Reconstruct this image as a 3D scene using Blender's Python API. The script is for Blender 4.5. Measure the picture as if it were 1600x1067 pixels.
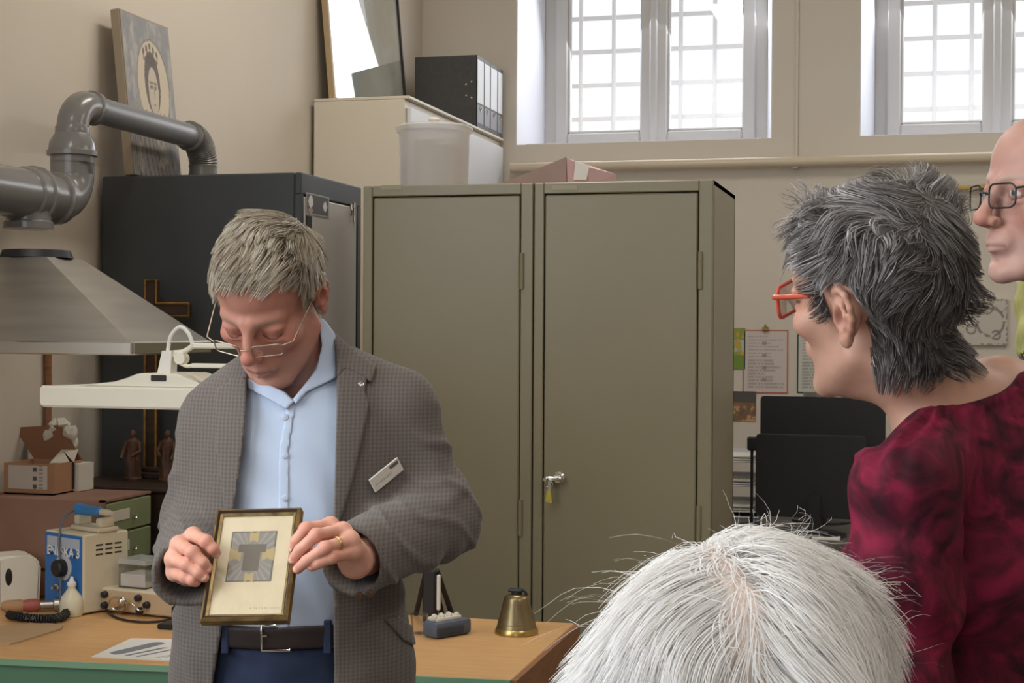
import bpy, bmesh, math, random
import numpy as np
from mathutils import Vector, Matrix

random.seed(7); RNG = np.random.default_rng(7)
for o in list(bpy.data.objects): bpy.data.objects.remove(o)
SC = bpy.context.scene
COL = SC.collection

# ------------------------------------------------------------------ camera
FPX = 2400.0
TH = math.atan(640/2400); PITCH = .0081; ROLL = .006; EYE = 1.52
_F = np.array([-math.sin(TH)*math.cos(PITCH), math.cos(TH)*math.cos(PITCH), -math.sin(PITCH)])
_R0 = np.array([math.cos(TH), math.sin(TH), 0.0]); _U0 = np.cross(_R0, _F)
_R = math.cos(ROLL)*_R0 + math.sin(ROLL)*_U0
_U = math.cos(ROLL)*_U0 - math.sin(ROLL)*_R0
cam_d = bpy.data.cameras.new('camera'); cam = bpy.data.objects.new('camera', cam_d); COL.objects.link(cam)
cam_d.sensor_width = 36; cam_d.lens = FPX/1600*36; cam_d.clip_start = .02; cam_d.clip_end = 200
cam.matrix_world = Matrix(((_R[0], _U[0], -_F[0], 0), (_R[1], _U[1], -_F[1], 0), (_R[2], _U[2], -_F[2], EYE), (0, 0, 0, 1)))
SC.camera = cam

# ------------------------------------------------------------------ world, light, exposure
SC.view_settings.view_transform = 'Standard'; SC.view_settings.look = 'None'
SC.view_settings.gamma = 1; SC.view_settings.use_curve_mapping = False
SC.view_settings.exposure = 0.0
w = bpy.data.worlds.new('overcast_sky'); SC.world = w; w.use_nodes = True
w.node_tree.nodes['Background'].inputs[0].default_value = (.93, .95, 1.0, 1)
w.node_tree.nodes['Background'].inputs[1].default_value = 1.25
def area(name, loc, target, sx, sy, power, col):
    d = bpy.data.lights.new(name, 'AREA'); d.shape = 'RECTANGLE'; d.size = sx; d.size_y = sy
    d.energy = power; d.color = col
    o = bpy.data.objects.new(name, d); COL.objects.link(o); o.location = loc
    o.rotation_euler = (Vector(target)-Vector(loc)).to_track_quat('-Z', 'Y').to_euler()
    return o
# daylight entering by the tall windows of the side wall and of the wall behind the photographer
area('daylight_left', (-2.55, .35, 2.3), (1, .75, 1.45), 2.3, 1.7, 104, (.84, .92, 1.0))
area('daylight_rear', (-.6, -3.25, 2.5), (-.5, 4, 1.5), 2.6, 1.6, 32, (.95, .97, 1.0))
area('daylight_window', (-1.2, 7.34, 2.95), (-1.0, 2, 1.2), 1.0, 1.0, 16, (.92, .95, 1.0))
area('daylight_window', (.3, 7.34, 2.95), (.2, 2, 1.2), 1.0, 1.0, 16, (.92, .95, 1.0))

# ------------------------------------------------------------------ helpers
def S(r, g, b):
    f = lambda c: (c/255/12.92) if c/255 <= .04045 else ((c/255+.055)/1.055)**2.4
    return (f(r), f(g), f(b))
def ray(px, py): return _R*(px-800)/FPX + _U*(533.5-py)/FPX + _F
def P(px, py, X=None, Y=None, Z=None):
    d = ray(px, py); t = Y/d[1] if Y is not None else X/d[0] if X is not None else (Z-EYE)/d[2]
    return Vector((t*d[0], t*d[1], EYE+t*d[2]))
_cT, _sT = math.cos(TH), math.sin(TH)
def v(px, py, D):            # person frame: x across, y away from the camera, z up
    d = ray(px, py); fy = -d[0]*_sT + d[1]*_cT; t = D/fy; d = d*t
    return np.array([d[0]*_cT + d[1]*_sT, D, EYE+d[2]])
def vproj(p):                # person frame point(s) -> picture position, used to lay pattern pieces on a body
    p = np.asarray(p); X = p[..., 0]*_cT - p[..., 1]*_sT; Y = p[..., 0]*_sT + p[..., 1]*_cT; Z = p[..., 2]-EYE
    q = np.stack([X, Y, Z], -1); w_ = q@_F
    return 800+FPX*(q@_R)/w_, 533.5-FPX*(q@_U)/w_
V2W = Matrix.Rotation(TH, 4, 'Z')

def new_mat(name):
    m = bpy.data.materials.new(name); m.use_nodes = True
    return m, m.node_tree.nodes, m.node_tree.links, m.node_tree.nodes['Principled BSDF']
def mat(name, col, rough=.5, metal=0, col2=None, scale=8, bump=0, bscale=60, spec=.5, stretch=None, coat=0, sub=0, sheen=0, alpha=1, trans=0, ior=1.45):
    m, N, L, b = new_mat(name)
    b.inputs['Base Color'].default_value = (*col, 1); b.inputs['Roughness'].default_value = rough
    b.inputs['Metallic'].default_value = metal; b.inputs['Specular IOR Level'].default_value = spec
    b.inputs['Coat Weight'].default_value = coat; b.inputs['Alpha'].default_value = alpha
    b.inputs['Transmission Weight'].default_value = trans; b.inputs['IOR'].default_value = ior
    if sheen: b.inputs['Sheen Weight'].default_value = sheen
    if sub: b.inputs['Subsurface Weight'].default_value = sub; b.inputs['Subsurface Radius'].default_value = (.012, .005, .003); b.inputs['Subsurface Scale'].default_value = .5
    tc = N.new('ShaderNodeTexCoord'); src = tc.outputs['Object']
    if stretch:
        mp = N.new('ShaderNodeMapping'); mp.inputs['Scale'].default_value = stretch; L.new(src, mp.inputs[0]); src = mp.outputs[0]
    if col2:
        n = N.new('ShaderNodeTexNoise'); n.inputs['Scale'].default_value = scale; n.inputs['Detail'].default_value = 5; L.new(src, n.inputs[0])
        r = N.new('ShaderNodeValToRGB'); r.color_ramp.elements[0].position = .3; r.color_ramp.elements[1].position = .7
        r.color_ramp.elements[0].color = (*col, 1); r.color_ramp.elements[1].color = (*col2, 1)
        L.new(n.outputs[0], r.inputs[0]); L.new(r.outputs[0], b.inputs['Base Color'])
    if bump:
        n = N.new('ShaderNodeTexNoise'); n.inputs['Scale'].default_value = bscale; n.inputs['Detail'].default_value = 4; L.new(src, n.inputs[0])
        bp = N.new('ShaderNodeBump'); bp.inputs['Strength'].default_value = bump; bp.inputs['Distance'].default_value = .003
        L.new(n.outputs[0], bp.inputs['Height']); L.new(bp.outputs[0], b.inputs['Normal'])
    return m
def attr_mat(name, rough=.6, sub=0, spec=.4, bump=0, bscale=200, sheen=0, attr='Col', coat=0):
    m = mat(name, (1, 1, 1), rough, spec=spec, bump=bump, bscale=bscale, sub=sub, sheen=sheen, coat=coat)
    N, L = m.node_tree.nodes, m.node_tree.links
    a = N.new('ShaderNodeAttribute'); a.attribute_name = attr; L.new(a.outputs['Color'], N['Principled BSDF'].inputs['Base Color'])
    return m
def glass_mat(name, tint=(1, 1, 1), refl=.07, rough=0.0):
    m, N, L, b = new_mat(name); N.remove(b)
    t = N.new('ShaderNodeBsdfTransparent'); t.inputs[0].default_value = (*tint, 1)
    g = N.new('ShaderNodeBsdfGlossy'); g.inputs['Roughness'].default_value = rough
    mx = N.new('ShaderNodeMixShader'); lw = N.new('ShaderNodeLayerWeight'); lw.inputs[0].default_value = .25
    mm = N.new('ShaderNodeMath'); mm.operation = 'MULTIPLY_ADD'; mm.inputs[1].default_value = .6; mm.inputs[2].default_value = refl
    L.new(lw.outputs['Fresnel'], mm.inputs[0]); L.new(mm.outputs[0], mx.inputs[0])
    L.new(t.outputs[0], mx.inputs[1]); L.new(g.outputs[0], mx.inputs[2]); L.new(mx.outputs[0], N['Material Output'].inputs[0])
    return m

def B(): return bmesh.new()
def bx(bm, lo, hi, bev=0, M=None, seg=1):
    lo, hi = Vector(lo), Vector(hi); c = (lo+hi)/2; s = hi-lo
    mt = Matrix.Translation(c) @ Matrix.Diagonal((s.x, s.y, s.z, 1))
    vs = bmesh.ops.create_cube(bm, size=1, matrix=mt)['verts']
    if bev:
        es = list({e for q in vs for e in q.link_edges})
        r = bmesh.ops.bevel(bm, geom=es, offset=bev, segments=seg, affect='EDGES', profile=.5)
        vs = list({q for q in r['verts']} | {q for q in vs if q.is_valid})
    if M is not None: bmesh.ops.transform(bm, matrix=M, verts=[q for q in vs if q.is_valid])
    return vs
def ring_frame(d):
    d = Vector(d).normalized(); a = Vector((0, 0, 1)) if abs(d.z) < .9 else Vector((1, 0, 0))
    x = d.cross(a).normalized(); return x, d.cross(x).normalized()
def tube(bm, pts, r, n=12, caps=True, closed=False):
    pts = [Vector(p) for p in pts]; m = len(pts); rs = r if hasattr(r, '__len__') else [r]*m
    x = None; rings = []
    for i, p in enumerate(pts):
        if closed: d = pts[(i+1) % m]-pts[i-1]
        else: d = pts[min(i+1, m-1)]-pts[max(i-1, 0)]
        d.normalize()
        if x is None: x, y = ring_frame(d)
        else:
            x = (x - d*x.dot(d)); x = x.normalized() if x.length > 1e-6 else ring_frame(d)[0]; y = d.cross(x)
        rings.append([bm.verts.new(p + (x*math.cos(2*math.pi*k/n) + y*math.sin(2*math.pi*k/n))*rs[i]) for k in range(n)])
    for i in range(m if closed else m-1):
        a, b = rings[i], rings[(i+1) % m]
        for k in range(n): bm.faces.new((a[k], a[(k+1) % n], b[(k+1) % n], b[k]))
    if caps and not closed:
        bm.faces.new(rings[0][::-1]); bm.faces.new(rings[-1])
def cyl(bm, p0, p1, r0, r1=None, n=24, caps=True): tube(bm, [p0, p1], [r0, r0 if r1 is None else r1], n, caps)
def lathe(bm, prof, o=(0, 0, 0), M=None, n=32):
    rings = []; o = Vector(o)
    for r, z in prof:
        if r < 1e-5: rings.append([bm.verts.new((0, 0, z))])
        else: rings.append([bm.verts.new((r*math.cos(2*math.pi*k/n), r*math.sin(2*math.pi*k/n), z)) for k in range(n)])
    for a, b in zip(rings, rings[1:]):
        for k in range(n):
            k2 = (k+1) % n
            f = ([a[0]] if len(a) == 1 else [a[k], a[k2]]) + ([b[0]] if len(b) == 1 else [b[k2], b[k]])
            if len(f) > 2: bm.faces.new(f)
    mt = Matrix.Translation(o) @ (M if M is not None else Matrix())
    bmesh.ops.transform(bm, matrix=mt, verts=[q for rr in rings for q in rr])
def prism(bm, poly, ext):
    a = [bm.verts.new(Vector(p)) for p in poly]; e = Vector(ext); b = [bm.verts.new(Vector(p)+e) for p in poly]
    n = len(a); bm.faces.new(a); bm.faces.new(b[::-1])
    for k in range(n): bm.faces.new((a[k], b[k], b[(k+1) % n], a[(k+1) % n]))
def hexa(bm, bot, top):
    a = [bm.verts.new(Vector(p)) for p in bot]; b = [bm.verts.new(Vector(p)) for p in top]
    bm.faces.new(a[::-1]); bm.faces.new(b)
    for k in range(4): bm.faces.new((a[k], a[(k+1) % 4], b[(k+1) % 4], b[k]))
def rrect(w_, h_, r, n=6):   # rounded rectangle outline centred at the origin
    out = []
    for cx, cy, a0 in ((w_/2-r, h_/2-r, 0), (-w_/2+r, h_/2-r, 90), (-w_/2+r, -h_/2+r, 180), (w_/2-r, -h_/2+r, 270)):
        for i in range(n+1):
            a = math.radians(a0+90*i/n); out.append((cx+r*math.cos(a), cy+r*math.sin(a)))
    return out
def arc(c, a, b, r, t0, t1, n=12):   # points c + r(a cos t + b sin t)
    c, a, b = Vector(c), Vector(a), Vector(b)
    return [c + r*(a*math.cos(t0+(t1-t0)*i/n) + b*math.sin(t0+(t1-t0)*i/n)) for i in range(n+1)]
def link(name, me, m, parent=None, structure=False):
    o = bpy.data.objects.new(name, me); COL.objects.link(o)
    if m: me.materials.append(m)
    if parent is not None:
        o.parent = parent; o.matrix_parent_inverse = parent['_m'] and Matrix(parent['_m']).inverted() if '_m' in parent else Matrix.Translation(-Vector(parent.location))
    if structure: o['kind'] = 'structure'
    return o
def obj(name, bm, m, parent=None, sharp=35, structure=False):
    bmesh.ops.recalc_face_normals(bm, faces=bm.faces)
    me = bpy.data.meshes.new(name); bm.to_mesh(me); bm.free()
    me.polygons.foreach_set('use_smooth', [True]*len(me.polygons)); me.set_sharp_from_angle(angle=math.radians(sharp))
    return link(name, me, m, parent, structure)
def thing(name, label, cat, loc=(0, 0, 0), group=None):
    o = bpy.data.objects.new(name, None); COL.objects.link(o); o.location = loc; o.empty_display_size = .1
    return tag(o, label, cat, group)
def tag(o, label, cat, group=None):
    o['label'] = label; o['category'] = cat
    if group: o['group'] = group
    return o
def painted(name, o, u, w_, nu, nv, fn, m, parent=None, structure=False):
    """flat print: grid of coloured vertices, fn(U,V)->(n,3) linear colours; u,v full edge vectors from corner o"""
    U, Vv = np.meshgrid(np.linspace(0, 1, nu), np.linspace(0, 1, nv)); U = U.ravel(); Vv = Vv.ravel()
    pts = np.array(o)[None] + U[:, None]*np.array(u) + Vv[:, None]*np.array(w_)
    i = (np.arange(nv-1)[:, None]*nu + np.arange(nu-1)[None]).ravel()
    q = np.stack([i, i+1, i+nu+1, i+nu], 1)
    me = mesh_np(name, pts, q); set_col(me, fn(U, Vv))
    return link(name, me, m, parent, structure)
def mesh_np(name, verts, quads, smooth=True):
    me = bpy.data.meshes.new(name); verts = np.asarray(verts, np.float32); quads = np.asarray(quads, np.int32)
    k = quads.shape[1]
    me.vertices.add(len(verts)); me.vertices.foreach_set('co', verts.ravel())
    me.loops.add(quads.size); me.loops.foreach_set('vertex_index', quads.ravel())
    me.polygons.add(len(quads)); me.polygons.foreach_set('loop_start', np.arange(0, quads.size, k, dtype=np.int32))
    me.polygons.foreach_set('use_smooth', np.full(len(quads), smooth)); me.update(); me.validate()
    return me
def set_col(me, c):
    a = me.color_attributes.new('Col', 'FLOAT_COLOR', 'POINT')
    c = np.concatenate([np.clip(c, 0, 1), np.ones((len(c), 1))], 1).astype(np.float32); a.data.foreach_set('color', c.ravel())
def text_mesh(name, s, size, M, m, parent, depth=.0004, bold=0):
    cu = bpy.data.curves.new(name, 'FONT'); cu.body = s; cu.size = size; cu.extrude = depth; cu.offset = bold; cu.align_x = 'CENTER'; cu.align_y = 'CENTER'
    t = bpy.data.objects.new('tmp', cu); COL.objects.link(t); dg = bpy.context.evaluated_depsgraph_get(); dg.update()
    me = bpy.data.meshes.new_from_object(t.evaluated_get(dg)); bpy.data.objects.remove(t)
    me.transform(M); me.name = name
    return link(name, me, m, parent)
def n2(U, V_, s, seed=0):    # cheap smooth value noise in [0,1]
    r = np.random.default_rng(seed); g = r.random((66, 66)); x = (U*s) % 64; y = (V_*s) % 64
    xi = x.astype(int); yi = y.astype(int); fx = x-xi; fy = y-yi; fx = fx*fx*(3-2*fx); fy = fy*fy*(3-2*fy)
    return (g[yi, xi]*(1-fx)+g[yi, xi+1]*fx)*(1-fy) + (g[yi+1, xi]*(1-fx)+g[yi+1, xi+1]*fx)*fy
def fbm(U, V_, s, seed=0): return (n2(U, V_, s, seed)*.5 + n2(U, V_, s*2.1, seed+1)*.3 + n2(U, V_, s*4.3, seed+2)*.2)
def mixc(c, c2, t): t = np.clip(t, 0, 1)[:, None]; return c*(1-t) + np.array(c2)*t

# ------------------------------------------------------------------ materials
M_wall = mat('wall_plaster', S(203, 191, 175), .85, col2=S(208, 197, 182), scale=1.2, bump=.15, bscale=25)
M_wallb = mat('wall_plaster_back', S(215, 205, 191), .85, col2=S(220, 211, 198), scale=1.2, bump=.15, bscale=25)
M_floor = mat('floor_linoleum', S(120, 112, 100), .5, col2=S(130, 122, 110), scale=6)
M_ceil = mat('ceiling_white', S(228, 224, 214), .9)
M_winw = mat('window_paint', S(196, 193, 190), .4)
M_glass = glass_mat('window_glass')
M_bar = mat('grille_steel', S(236, 237, 240), .6)
M_pipe = mat('pipe_cream_paint', S(208, 192, 168), .32)
M_pvc = mat('pvc_grey', S(118, 115, 112), .22, col2=S(126, 123, 119), scale=5)
M_green = mat('cabinet_olive_enamel', S(131, 122, 96), .34, col2=S(136, 127, 101), scale=2.0)
M_greend = mat('cabinet_gap', S(60, 56, 44), .8)
M_black = mat('cabinet_black', S(57, 60, 62), .5, col2=S(62, 65, 66), scale=2)
M_door = mat('door_grey', S(176, 170, 162), .45)
M_white = mat('cabinet_cream', S(212, 202, 184), .5)
M_ltgrey = mat('shelf_lightgrey', S(214, 214, 216), .5)
M_steel = mat('brushed_steel', S(178, 172, 162), .36, .9, col2=S(160, 155, 147), scale=3, stretch=(1, 1, 12))
M_steelb = mat('bright_steel', S(205, 203, 198), .28, 1.0)
M_chrome = mat('chrome', S(215, 212, 205), .15, 1.0)
M_blackp = mat('black_plastic', S(34, 33, 35), .45)
M_blackm = mat('black_metal', S(40, 39, 38), .4, .3)
M_ivory = mat('ivory_enamel', S(228, 222, 206), .35)
M_beige = mat('beige_enamel', S(206, 194, 168), .45)
M_bench = mat('bench_top_wood', S(210, 166, 114), .45, col2=S(200, 152, 98), scale=3, stretch=(3, 22, 6))
M_bedge = mat('bench_edge_wood', S(150, 104, 70), .5, col2=S(128, 86, 56), scale=6, stretch=(1, 4, 20))
M_bgreen = mat('bench_green_paint', S(82, 118, 94), .4, col2=S(87, 123, 99), scale=3)
M_darkw = mat('dark_wood', S(64, 46, 36), .5, col2=S(50, 36, 29), scale=6, stretch=(2, 2, 12))
M_gold = mat('old_gilding', S(170, 128, 62), .4, .6, col2=S(112, 82, 44), scale=30)
M_brownbox = mat('brown_fibre', S(150, 115, 97), .7, col2=S(136, 102, 85), scale=7)
M_drawer = mat('drawer_green', S(136, 146, 108), .5, col2=S(126, 136, 100), scale=6)
M_card = mat('cardboard', S(172, 132, 100), .85, col2=S(160, 120, 90), scale=9)
M_cardi = mat('cardboard_inside', S(140, 100, 72), .85)
M_paper = mat('paper_white', S(226, 222, 214), .8)
M_label = mat('paper_label', S(206, 200, 188), .8)
M_blue = mat('panel_blue', S(44, 108, 176), .4)
M_bluehp = mat('handpiece_blue', S(62, 130, 186), .35)
M_leather = mat('mat_leather', S(190, 158, 122), .7, col2=S(178, 146, 110), scale=8)
M_bottle = mat('bottle_plastic', S(214, 206, 178), .35)
M_brass = mat('bell_bronze', S(148, 132, 96), .36, .85, col2=S(120, 106, 78), scale=14)
M_brassb = mat('bell_bronze_lip', S(190, 160, 96), .3, .9)
M_pouch = mat('pouch_bluegrey', S(86, 94, 108), .7, bump=.4)
M_clear = glass_mat('clear_plastic', (.97, .97, .97), .06, .05)
M_screen = mat('binder_black', S(66, 65, 64), .55, col2=S(76, 75, 73), scale=60)
M_pink = mat('pink_paper', S(198, 160, 158), .7)
M_pinkd = mat('folder_mauve', S(158, 132, 122), .7)
M_print = attr_mat('printed_paper', .6)
M_paint = attr_mat('painted_panel', .65, bump=.25, bscale=90)
M_yellow = mat('yellow_tag', S(186, 168, 62), .5)
M_wood = mat('frame_pale_wood', S(176, 152, 116), .5)
M_fluff = mat('cotton_white', S(206, 200, 186), .95)
M_yellowpipe = mat('gas_pipe_yellow', S(196, 168, 96), .4)
# ================================================================== room shell
XL, YB, XR, YR, ZC = -2.32, 7.0, 4.2, -3.2, 3.7
bm = B(); bx(bm, (XL-.4, YR-.4, -.1), (XR+.3, YB+.55, 0)); obj('floor', bm, M_floor, structure=True)
bm = B(); bx(bm, (XL-.4, YR-.4, ZC), (XR+.3, YB+.55, ZC+.1)); obj('ceiling', bm, M_ceil, structure=True)
def wall_holes(bm, axis, at, thick, a0, a1, z0, z1, holes, splay=0.0):
    """wall slab with openings; axis 'Y': faces at Y=at, runs along X; 'X' the other way"""
    q = lambda a, d, z: (a, at+d, z) if axis == 'Y' else (at+d, a, z)
    xs = sorted({a0, a1, *[h[0] for h in holes], *[h[1] for h in holes]}); zs = sorted({z0, z1, *[h[2] for h in holes], *[h[3] for h in holes]})
    for i in range(len(xs)-1):
        for j in range(len(zs)-1):
            cx, cz = (xs[i]+xs[i+1])/2, (zs[j]+zs[j+1])/2
            if any(h[0] < cx < h[1] and h[2] < cz < h[3] for h in holes): continue
            for d in (0, thick+.12*np.sign(thick)):
                bm.faces.new([bm.verts.new(q(a, d, z)) for a, z in ((xs[i], zs[j]), (xs[i+1], zs[j]), (xs[i+1], zs[j+1]), (xs[i], zs[j+1]))])
    for h in holes:
        o = [(h[0], h[2]), (h[1], h[2]), (h[1], h[3]), (h[0], h[3])]
        n_ = [(h[0]+splay, h[2]+splay*.0), (h[1]-splay, h[2]), (h[1]-splay, h[3]-splay), (h[0]+splay, h[3]-splay)]
        for k in range(4):
            k2 = (k+1) % 4
            Q3 = lambda c, d: bm.verts.new(q(c[0], d, c[1])); te = thick+.12*np.sign(thick)
            bm.faces.new([Q3(o[k], 0), Q3(o[k2], 0), Q3(n_[k2], thick), Q3(n_[k], thick)])
            bm.faces.new([Q3(n_[k], thick), Q3(n_[k2], thick), Q3(o[k2], te), Q3(o[k], te)])
WZ0, WZ1 = 2.387, 3.45
W1 = (-1.854, -.66, WZ0, WZ1); W2 = (-.274, .92, WZ0, WZ1)
def wobj(name, bm, m):
    bmesh.ops.remove_doubles(bm, verts=bm.verts, dist=1e-5)
    return obj(name, bm, m, structure=True)
bm = B(); wall_holes(bm, 'Y', YB, .35, XL-.4, XR, 0, ZC, [W1, W2], .05); wobj('wall_back', bm, M_wallb)
bm = B(); wall_holes(bm, 'X', XL, -.3, YR, YB, 0, ZC, [(-.85, 1.55, 1.3, 3.2)]); wobj('wall_left', bm, M_wall)
bm = B(); bx(bm, (XR, YR, 0), (XR+.2, YB, ZC)); obj('wall_right', bm, M_wall, structure=True)
bm = B(); wall_holes(bm, 'Y', YR, -.3, XL-.4, XR, 0, ZC, [(-2.0, .8, 1.5, 3.3)]); wobj('wall_rear', bm, M_wall)
bm = B(); bx(bm, (-.556, YB-.012, 2.29), (-.542, YB, ZC), .003); obj('trim_1', bm, M_wallb, structure=True)
M_rev = mat('reveal_white_paint', S(236, 238, 246), .6)
for i_, W in enumerate((W1, W2)):
    bm = B()
    for a, b, s_ in ((W[0], W[0]+.05, 1), (W[1], W[1]-.05, -1)):
        prism(bm, [(a+.0005*s_, YB+.004, WZ0+.001), (b+.0005*s_, YB+.349, WZ0+.001), (b+.0005*s_, YB+.349, WZ1-.05), (a+.0005*s_, YB+.004, WZ1-.001)], (.004*s_, 0, 0))
    bx(bm, (W[0]+.05, YB+.004, WZ0), (W[1]-.05, YB+.349, WZ0+.004))
    obj('trim_%d' % (2+i_), bm, M_rev, structure=True)
# side and rear windows behind the photographer (frames and panes)
def casement(name, axis, at, a0, a1, z0, z1, mull, st=.07, dp=.06):
    q = (lambda a, d, z: (a, at+d, z)) if axis == 'Y' else (lambda a, d, z: (at+d, a, z))
    def rect(bm, a, b, c, d, d0=0, d1=dp, bev=.006):
        l, h = q(a, d0, c), q(b, d1, d); bx(bm, [min(i, j) for i, j in zip(l, h)], [max(i, j) for i, j in zip(l, h)], bev)
    bm = B(); rect(bm, a0, a0+st, z0, z1); rect(bm, a1-st, a1, z0, z1); rect(bm, a0+st, a1-st, z0, z0+st); rect(bm, a0+st, a1-st, z1-st, z1)
    root = obj(name, bm, M_winw, structure=True)
    return root, rect
def plain_window(name, axis, at, a0, a1, z0, z1, n):
    root, rect = casement(name, axis, at, a0, a1, z0, z1, n)
    w_ = (a1-a0)/n
    for i in range(1, n):
        bm = B(); rect(bm, a0+i*w_-.04, a0+i*w_+.04, z0+.07, z1-.07); obj('mullion', bm, M_winw, root)
    for i in range(n):
        bm = B(); rect(bm, a0+i*w_+.04, a0+(i+1)*w_-.04, z0+.07, z1-.07, .025, .031, 0); obj('pane', bm, M_glass, root)
plain_window('window_3', 'X', XL-.3, -.85, 1.55, 1.3, 3.2, 3)
plain_window('window_4', 'Y', YR-.3, -2.0, .8, 1.5, 3.3, 3)
# the two barred windows of the back wall
def back_window(name, W, edges):
    """edges: X of pane openings (left pane l, r, right pane l, r)"""
    a0, a1 = W[0]+.05, W[1]-.05; y = YB+.35
    bm = B()
    for lo, hi in (((a0, y, WZ0-.02), (a0+.075, y+.07, WZ1)), ((a1-.075, y, WZ0-.02), (a1, y+.07, WZ1)), ((a0+.075, y, WZ0-.02), (a1-.075, y+.07, WZ0+.035)), ((a0+.075, y, WZ1-.1), (a1-.075, y+.07, WZ1))):
        bx(bm, lo, hi, .006)
    root = obj(name, bm, M_winw, structure=True)
    mid = (a0+a1)/2
    for s, (l, r) in enumerate(((a0+.06, mid-.004), (mid+.004, a1-.06))):
        z0, z1, st = WZ0+.028, WZ1-.07, .062
        bm = B(); yy = y-.022
        for lo, hi in (((l, yy, z0), (l+st, yy+.06, z1)), ((r-st, yy, z0), (r, yy+.06, z1)), ((l+st, yy, z0), (r-st, yy+.06, z0+.062)), ((l+st, yy, z1-.06), (r-st, yy+.06, z1))):
            bx(bm, lo, hi, .007)
        for lo, hi in (((l+st-.002, yy+.012, z0+.06), (l+st+.012, yy+.05, z1-.06)), ((l+st, yy+.012, z0+.06), (r-st, yy+.05, z0+.074))): bx(bm, lo, hi, .004)
        sash = obj('sash', bm, M_winw, root)
        bm = B(); bx(bm, (l+st, yy+.03, z0+.06), (r-st, yy+.036, z1-.06)); obj('pane', bm, M_glass, sash)
    bm = B(); bx(bm, (mid-.02, y-.035, WZ0+.03), (mid+.02, y-.012, WZ1-.07), .008); obj('cover_strip', bm, M_winw, root)
    # iron grille outside
    gr = root
    for i in range(8):
        x = W[0]-.02+i*.172; bm = B(); cyl(bm, (x, YB+.72, WZ0-.25), (x, YB+.72, WZ1+.1), .011, n=8); obj('grille_bar', bm, M_bar, gr)
    for j in range(7):
        z = WZ0+.04+j*.172; bm = B(); bx(bm, (W[0]-.1, YB+.728, z-.011), (W[1]+.1, YB+.738, z+.011)); obj('grille_bar', bm, M_bar, gr)
back_window('window_1', W1, None); back_window('window_2', W2, None)
# ceiling lamps (fluorescent battens)
M_tube, N_, L_, b_ = new_mat('tube_light'); b_.inputs['Emission Color'].default_value = (1, .96, .88, 1); b_.inputs['Emission Strength'].default_value = 9
spots = [(-1.2, 1.0), (1.6, 1.0), (-1.2, 4.4), (1.6, 4.4)]
names = ['near the left wall windows', 'near the right wall at the photographer', 'over the dark cabinet end', 'over the desk end']
for (x, y), nm in zip(spots, names):
    t = thing('ceiling_lamp', 'white fluorescent batten lamp on the ceiling '+nm, 'lamp', (x, y, ZC), 'ceiling lamps')
    bm = B(); bx(bm, (x-.09, y-.65, ZC-.06), (x+.09, y+.65, ZC), .01); obj('housing', bm, M_ivory, t)
    for s in (-.045, .045):
        bm = B(); cyl(bm, (x+s, y-.6, ZC-.085), (x+s, y+.6, ZC-.085), .014, n=10); obj('tube', bm, M_tube, t)
    area('lamp_light', (x, y, ZC-.12), (x, y, 0), .25, 1.2, 19, (1, .95, .88))

# ================================================================== back wall fittings
bm = B(); tube(bm, [(-1.86, 6.93, 2.272), (XR-.01, 6.93, 2.272)], .023, 16)
for x in (-1.75, -.55, .9): bx(bm, (x-.012, 6.93, 2.245), (x+.012, 7, 2.299))
tag(obj('heating_pipe', bm, M_pipe), 'long cream painted pipe running along the wall under both windows', 'pipe')
t = P(1490, 294, Y=6.96); bm = B(); tube(bm, [(t.x, 6.965, t.z), (XR, 6.965, t.z)], .011, 10); cyl(bm, (P(1533, 294, Y=6.965).x, 6.965, t.z), (P(1550, 294, Y=6.965).x, 6.965, t.z), .017, n=12)
tag(obj('gas_pipe', bm, M_yellowpipe), 'thin yellowish pipe on the wall behind the bald man', 'pipe')
def wall_rect(x0, y0, x1, y1, Y=6.992): return P(x0, y1, Y=Y), P(x1, y1, Y=Y), P(x0, y0, Y=Y)
def sheet(name, label, cat, box, fn, nu=40, nv=56, th=.003, frame=None, group=None):
    bl, br, tl = wall_rect(*box); br.z = bl.z; tl.x = bl.x
    t = thing(name, label, cat, (bl+br)/2, group)
    bm = B(); bx(bm, (bl.x, 7-th-.0005, bl.z), (br.x, 6.9995, tl.z)); obj('backing', bm, M_paper if not frame else frame, t)
    g = .006 if frame else 0
    painted('print', (bl.x+g, 7-th-.0012, bl.z+g), (br.x-bl.x-2*g, 0, 0), (0, 0, tl.z-bl.z-2*g), nu, nv, fn, M_print, t)
    return t, bl, br, tl
def doc_fn(seed, base, ink):
    def fn(U, V_):
        c = np.tile(np.array(base), (len(U), 1)); r = np.random.default_rng(seed)
        for k in range(16):
            vv = .08+.055*k; l = r.uniform(.1, .4); e = r.uniform(.5, .95)
            c = mixc(c, ink, .55*((abs(V_-vv) < .011) & (U > .08) & (U < e) & (((U*37+k*7) % 3) > .5)))
        for k in range(4):
            vv = .2+.2*k; c = mixc(c, ink, .8*((abs(V_-vv) < .035) & (abs(U-.48) < .045)))
        return c
    return fn
sheet('wall_notice', 'laminated white notice with a salmon pink border on the back wall', 'notice', (1160, 515, 1231, 614), doc_fn(1, S(214, 202, 196), S(150, 138, 134)), frame=mat('notice_border', S(196, 118, 100), .5))
sheet('wall_notice', 'white notice with a dark green border partly behind the short haired woman', 'notice', (1245, 522, 1314, 614), doc_fn(2, S(206, 206, 196), S(120, 124, 116)), frame=mat('notice_border_green', S(52, 78, 62), .5))
def drawing_fn(U, V_):
    n = fbm(U, V_, 5, 3); c = np.tile(np.array(S(150, 160, 84)), (len(U), 1)); c = mixc(c, S(206, 172, 70), (n > .55)); c = mixc(c, S(186, 196, 186), (V_ > .42) & (n < .5) & (V_ < .7)); return mixc(c, S(122, 150, 70), V_ < .35)
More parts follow.
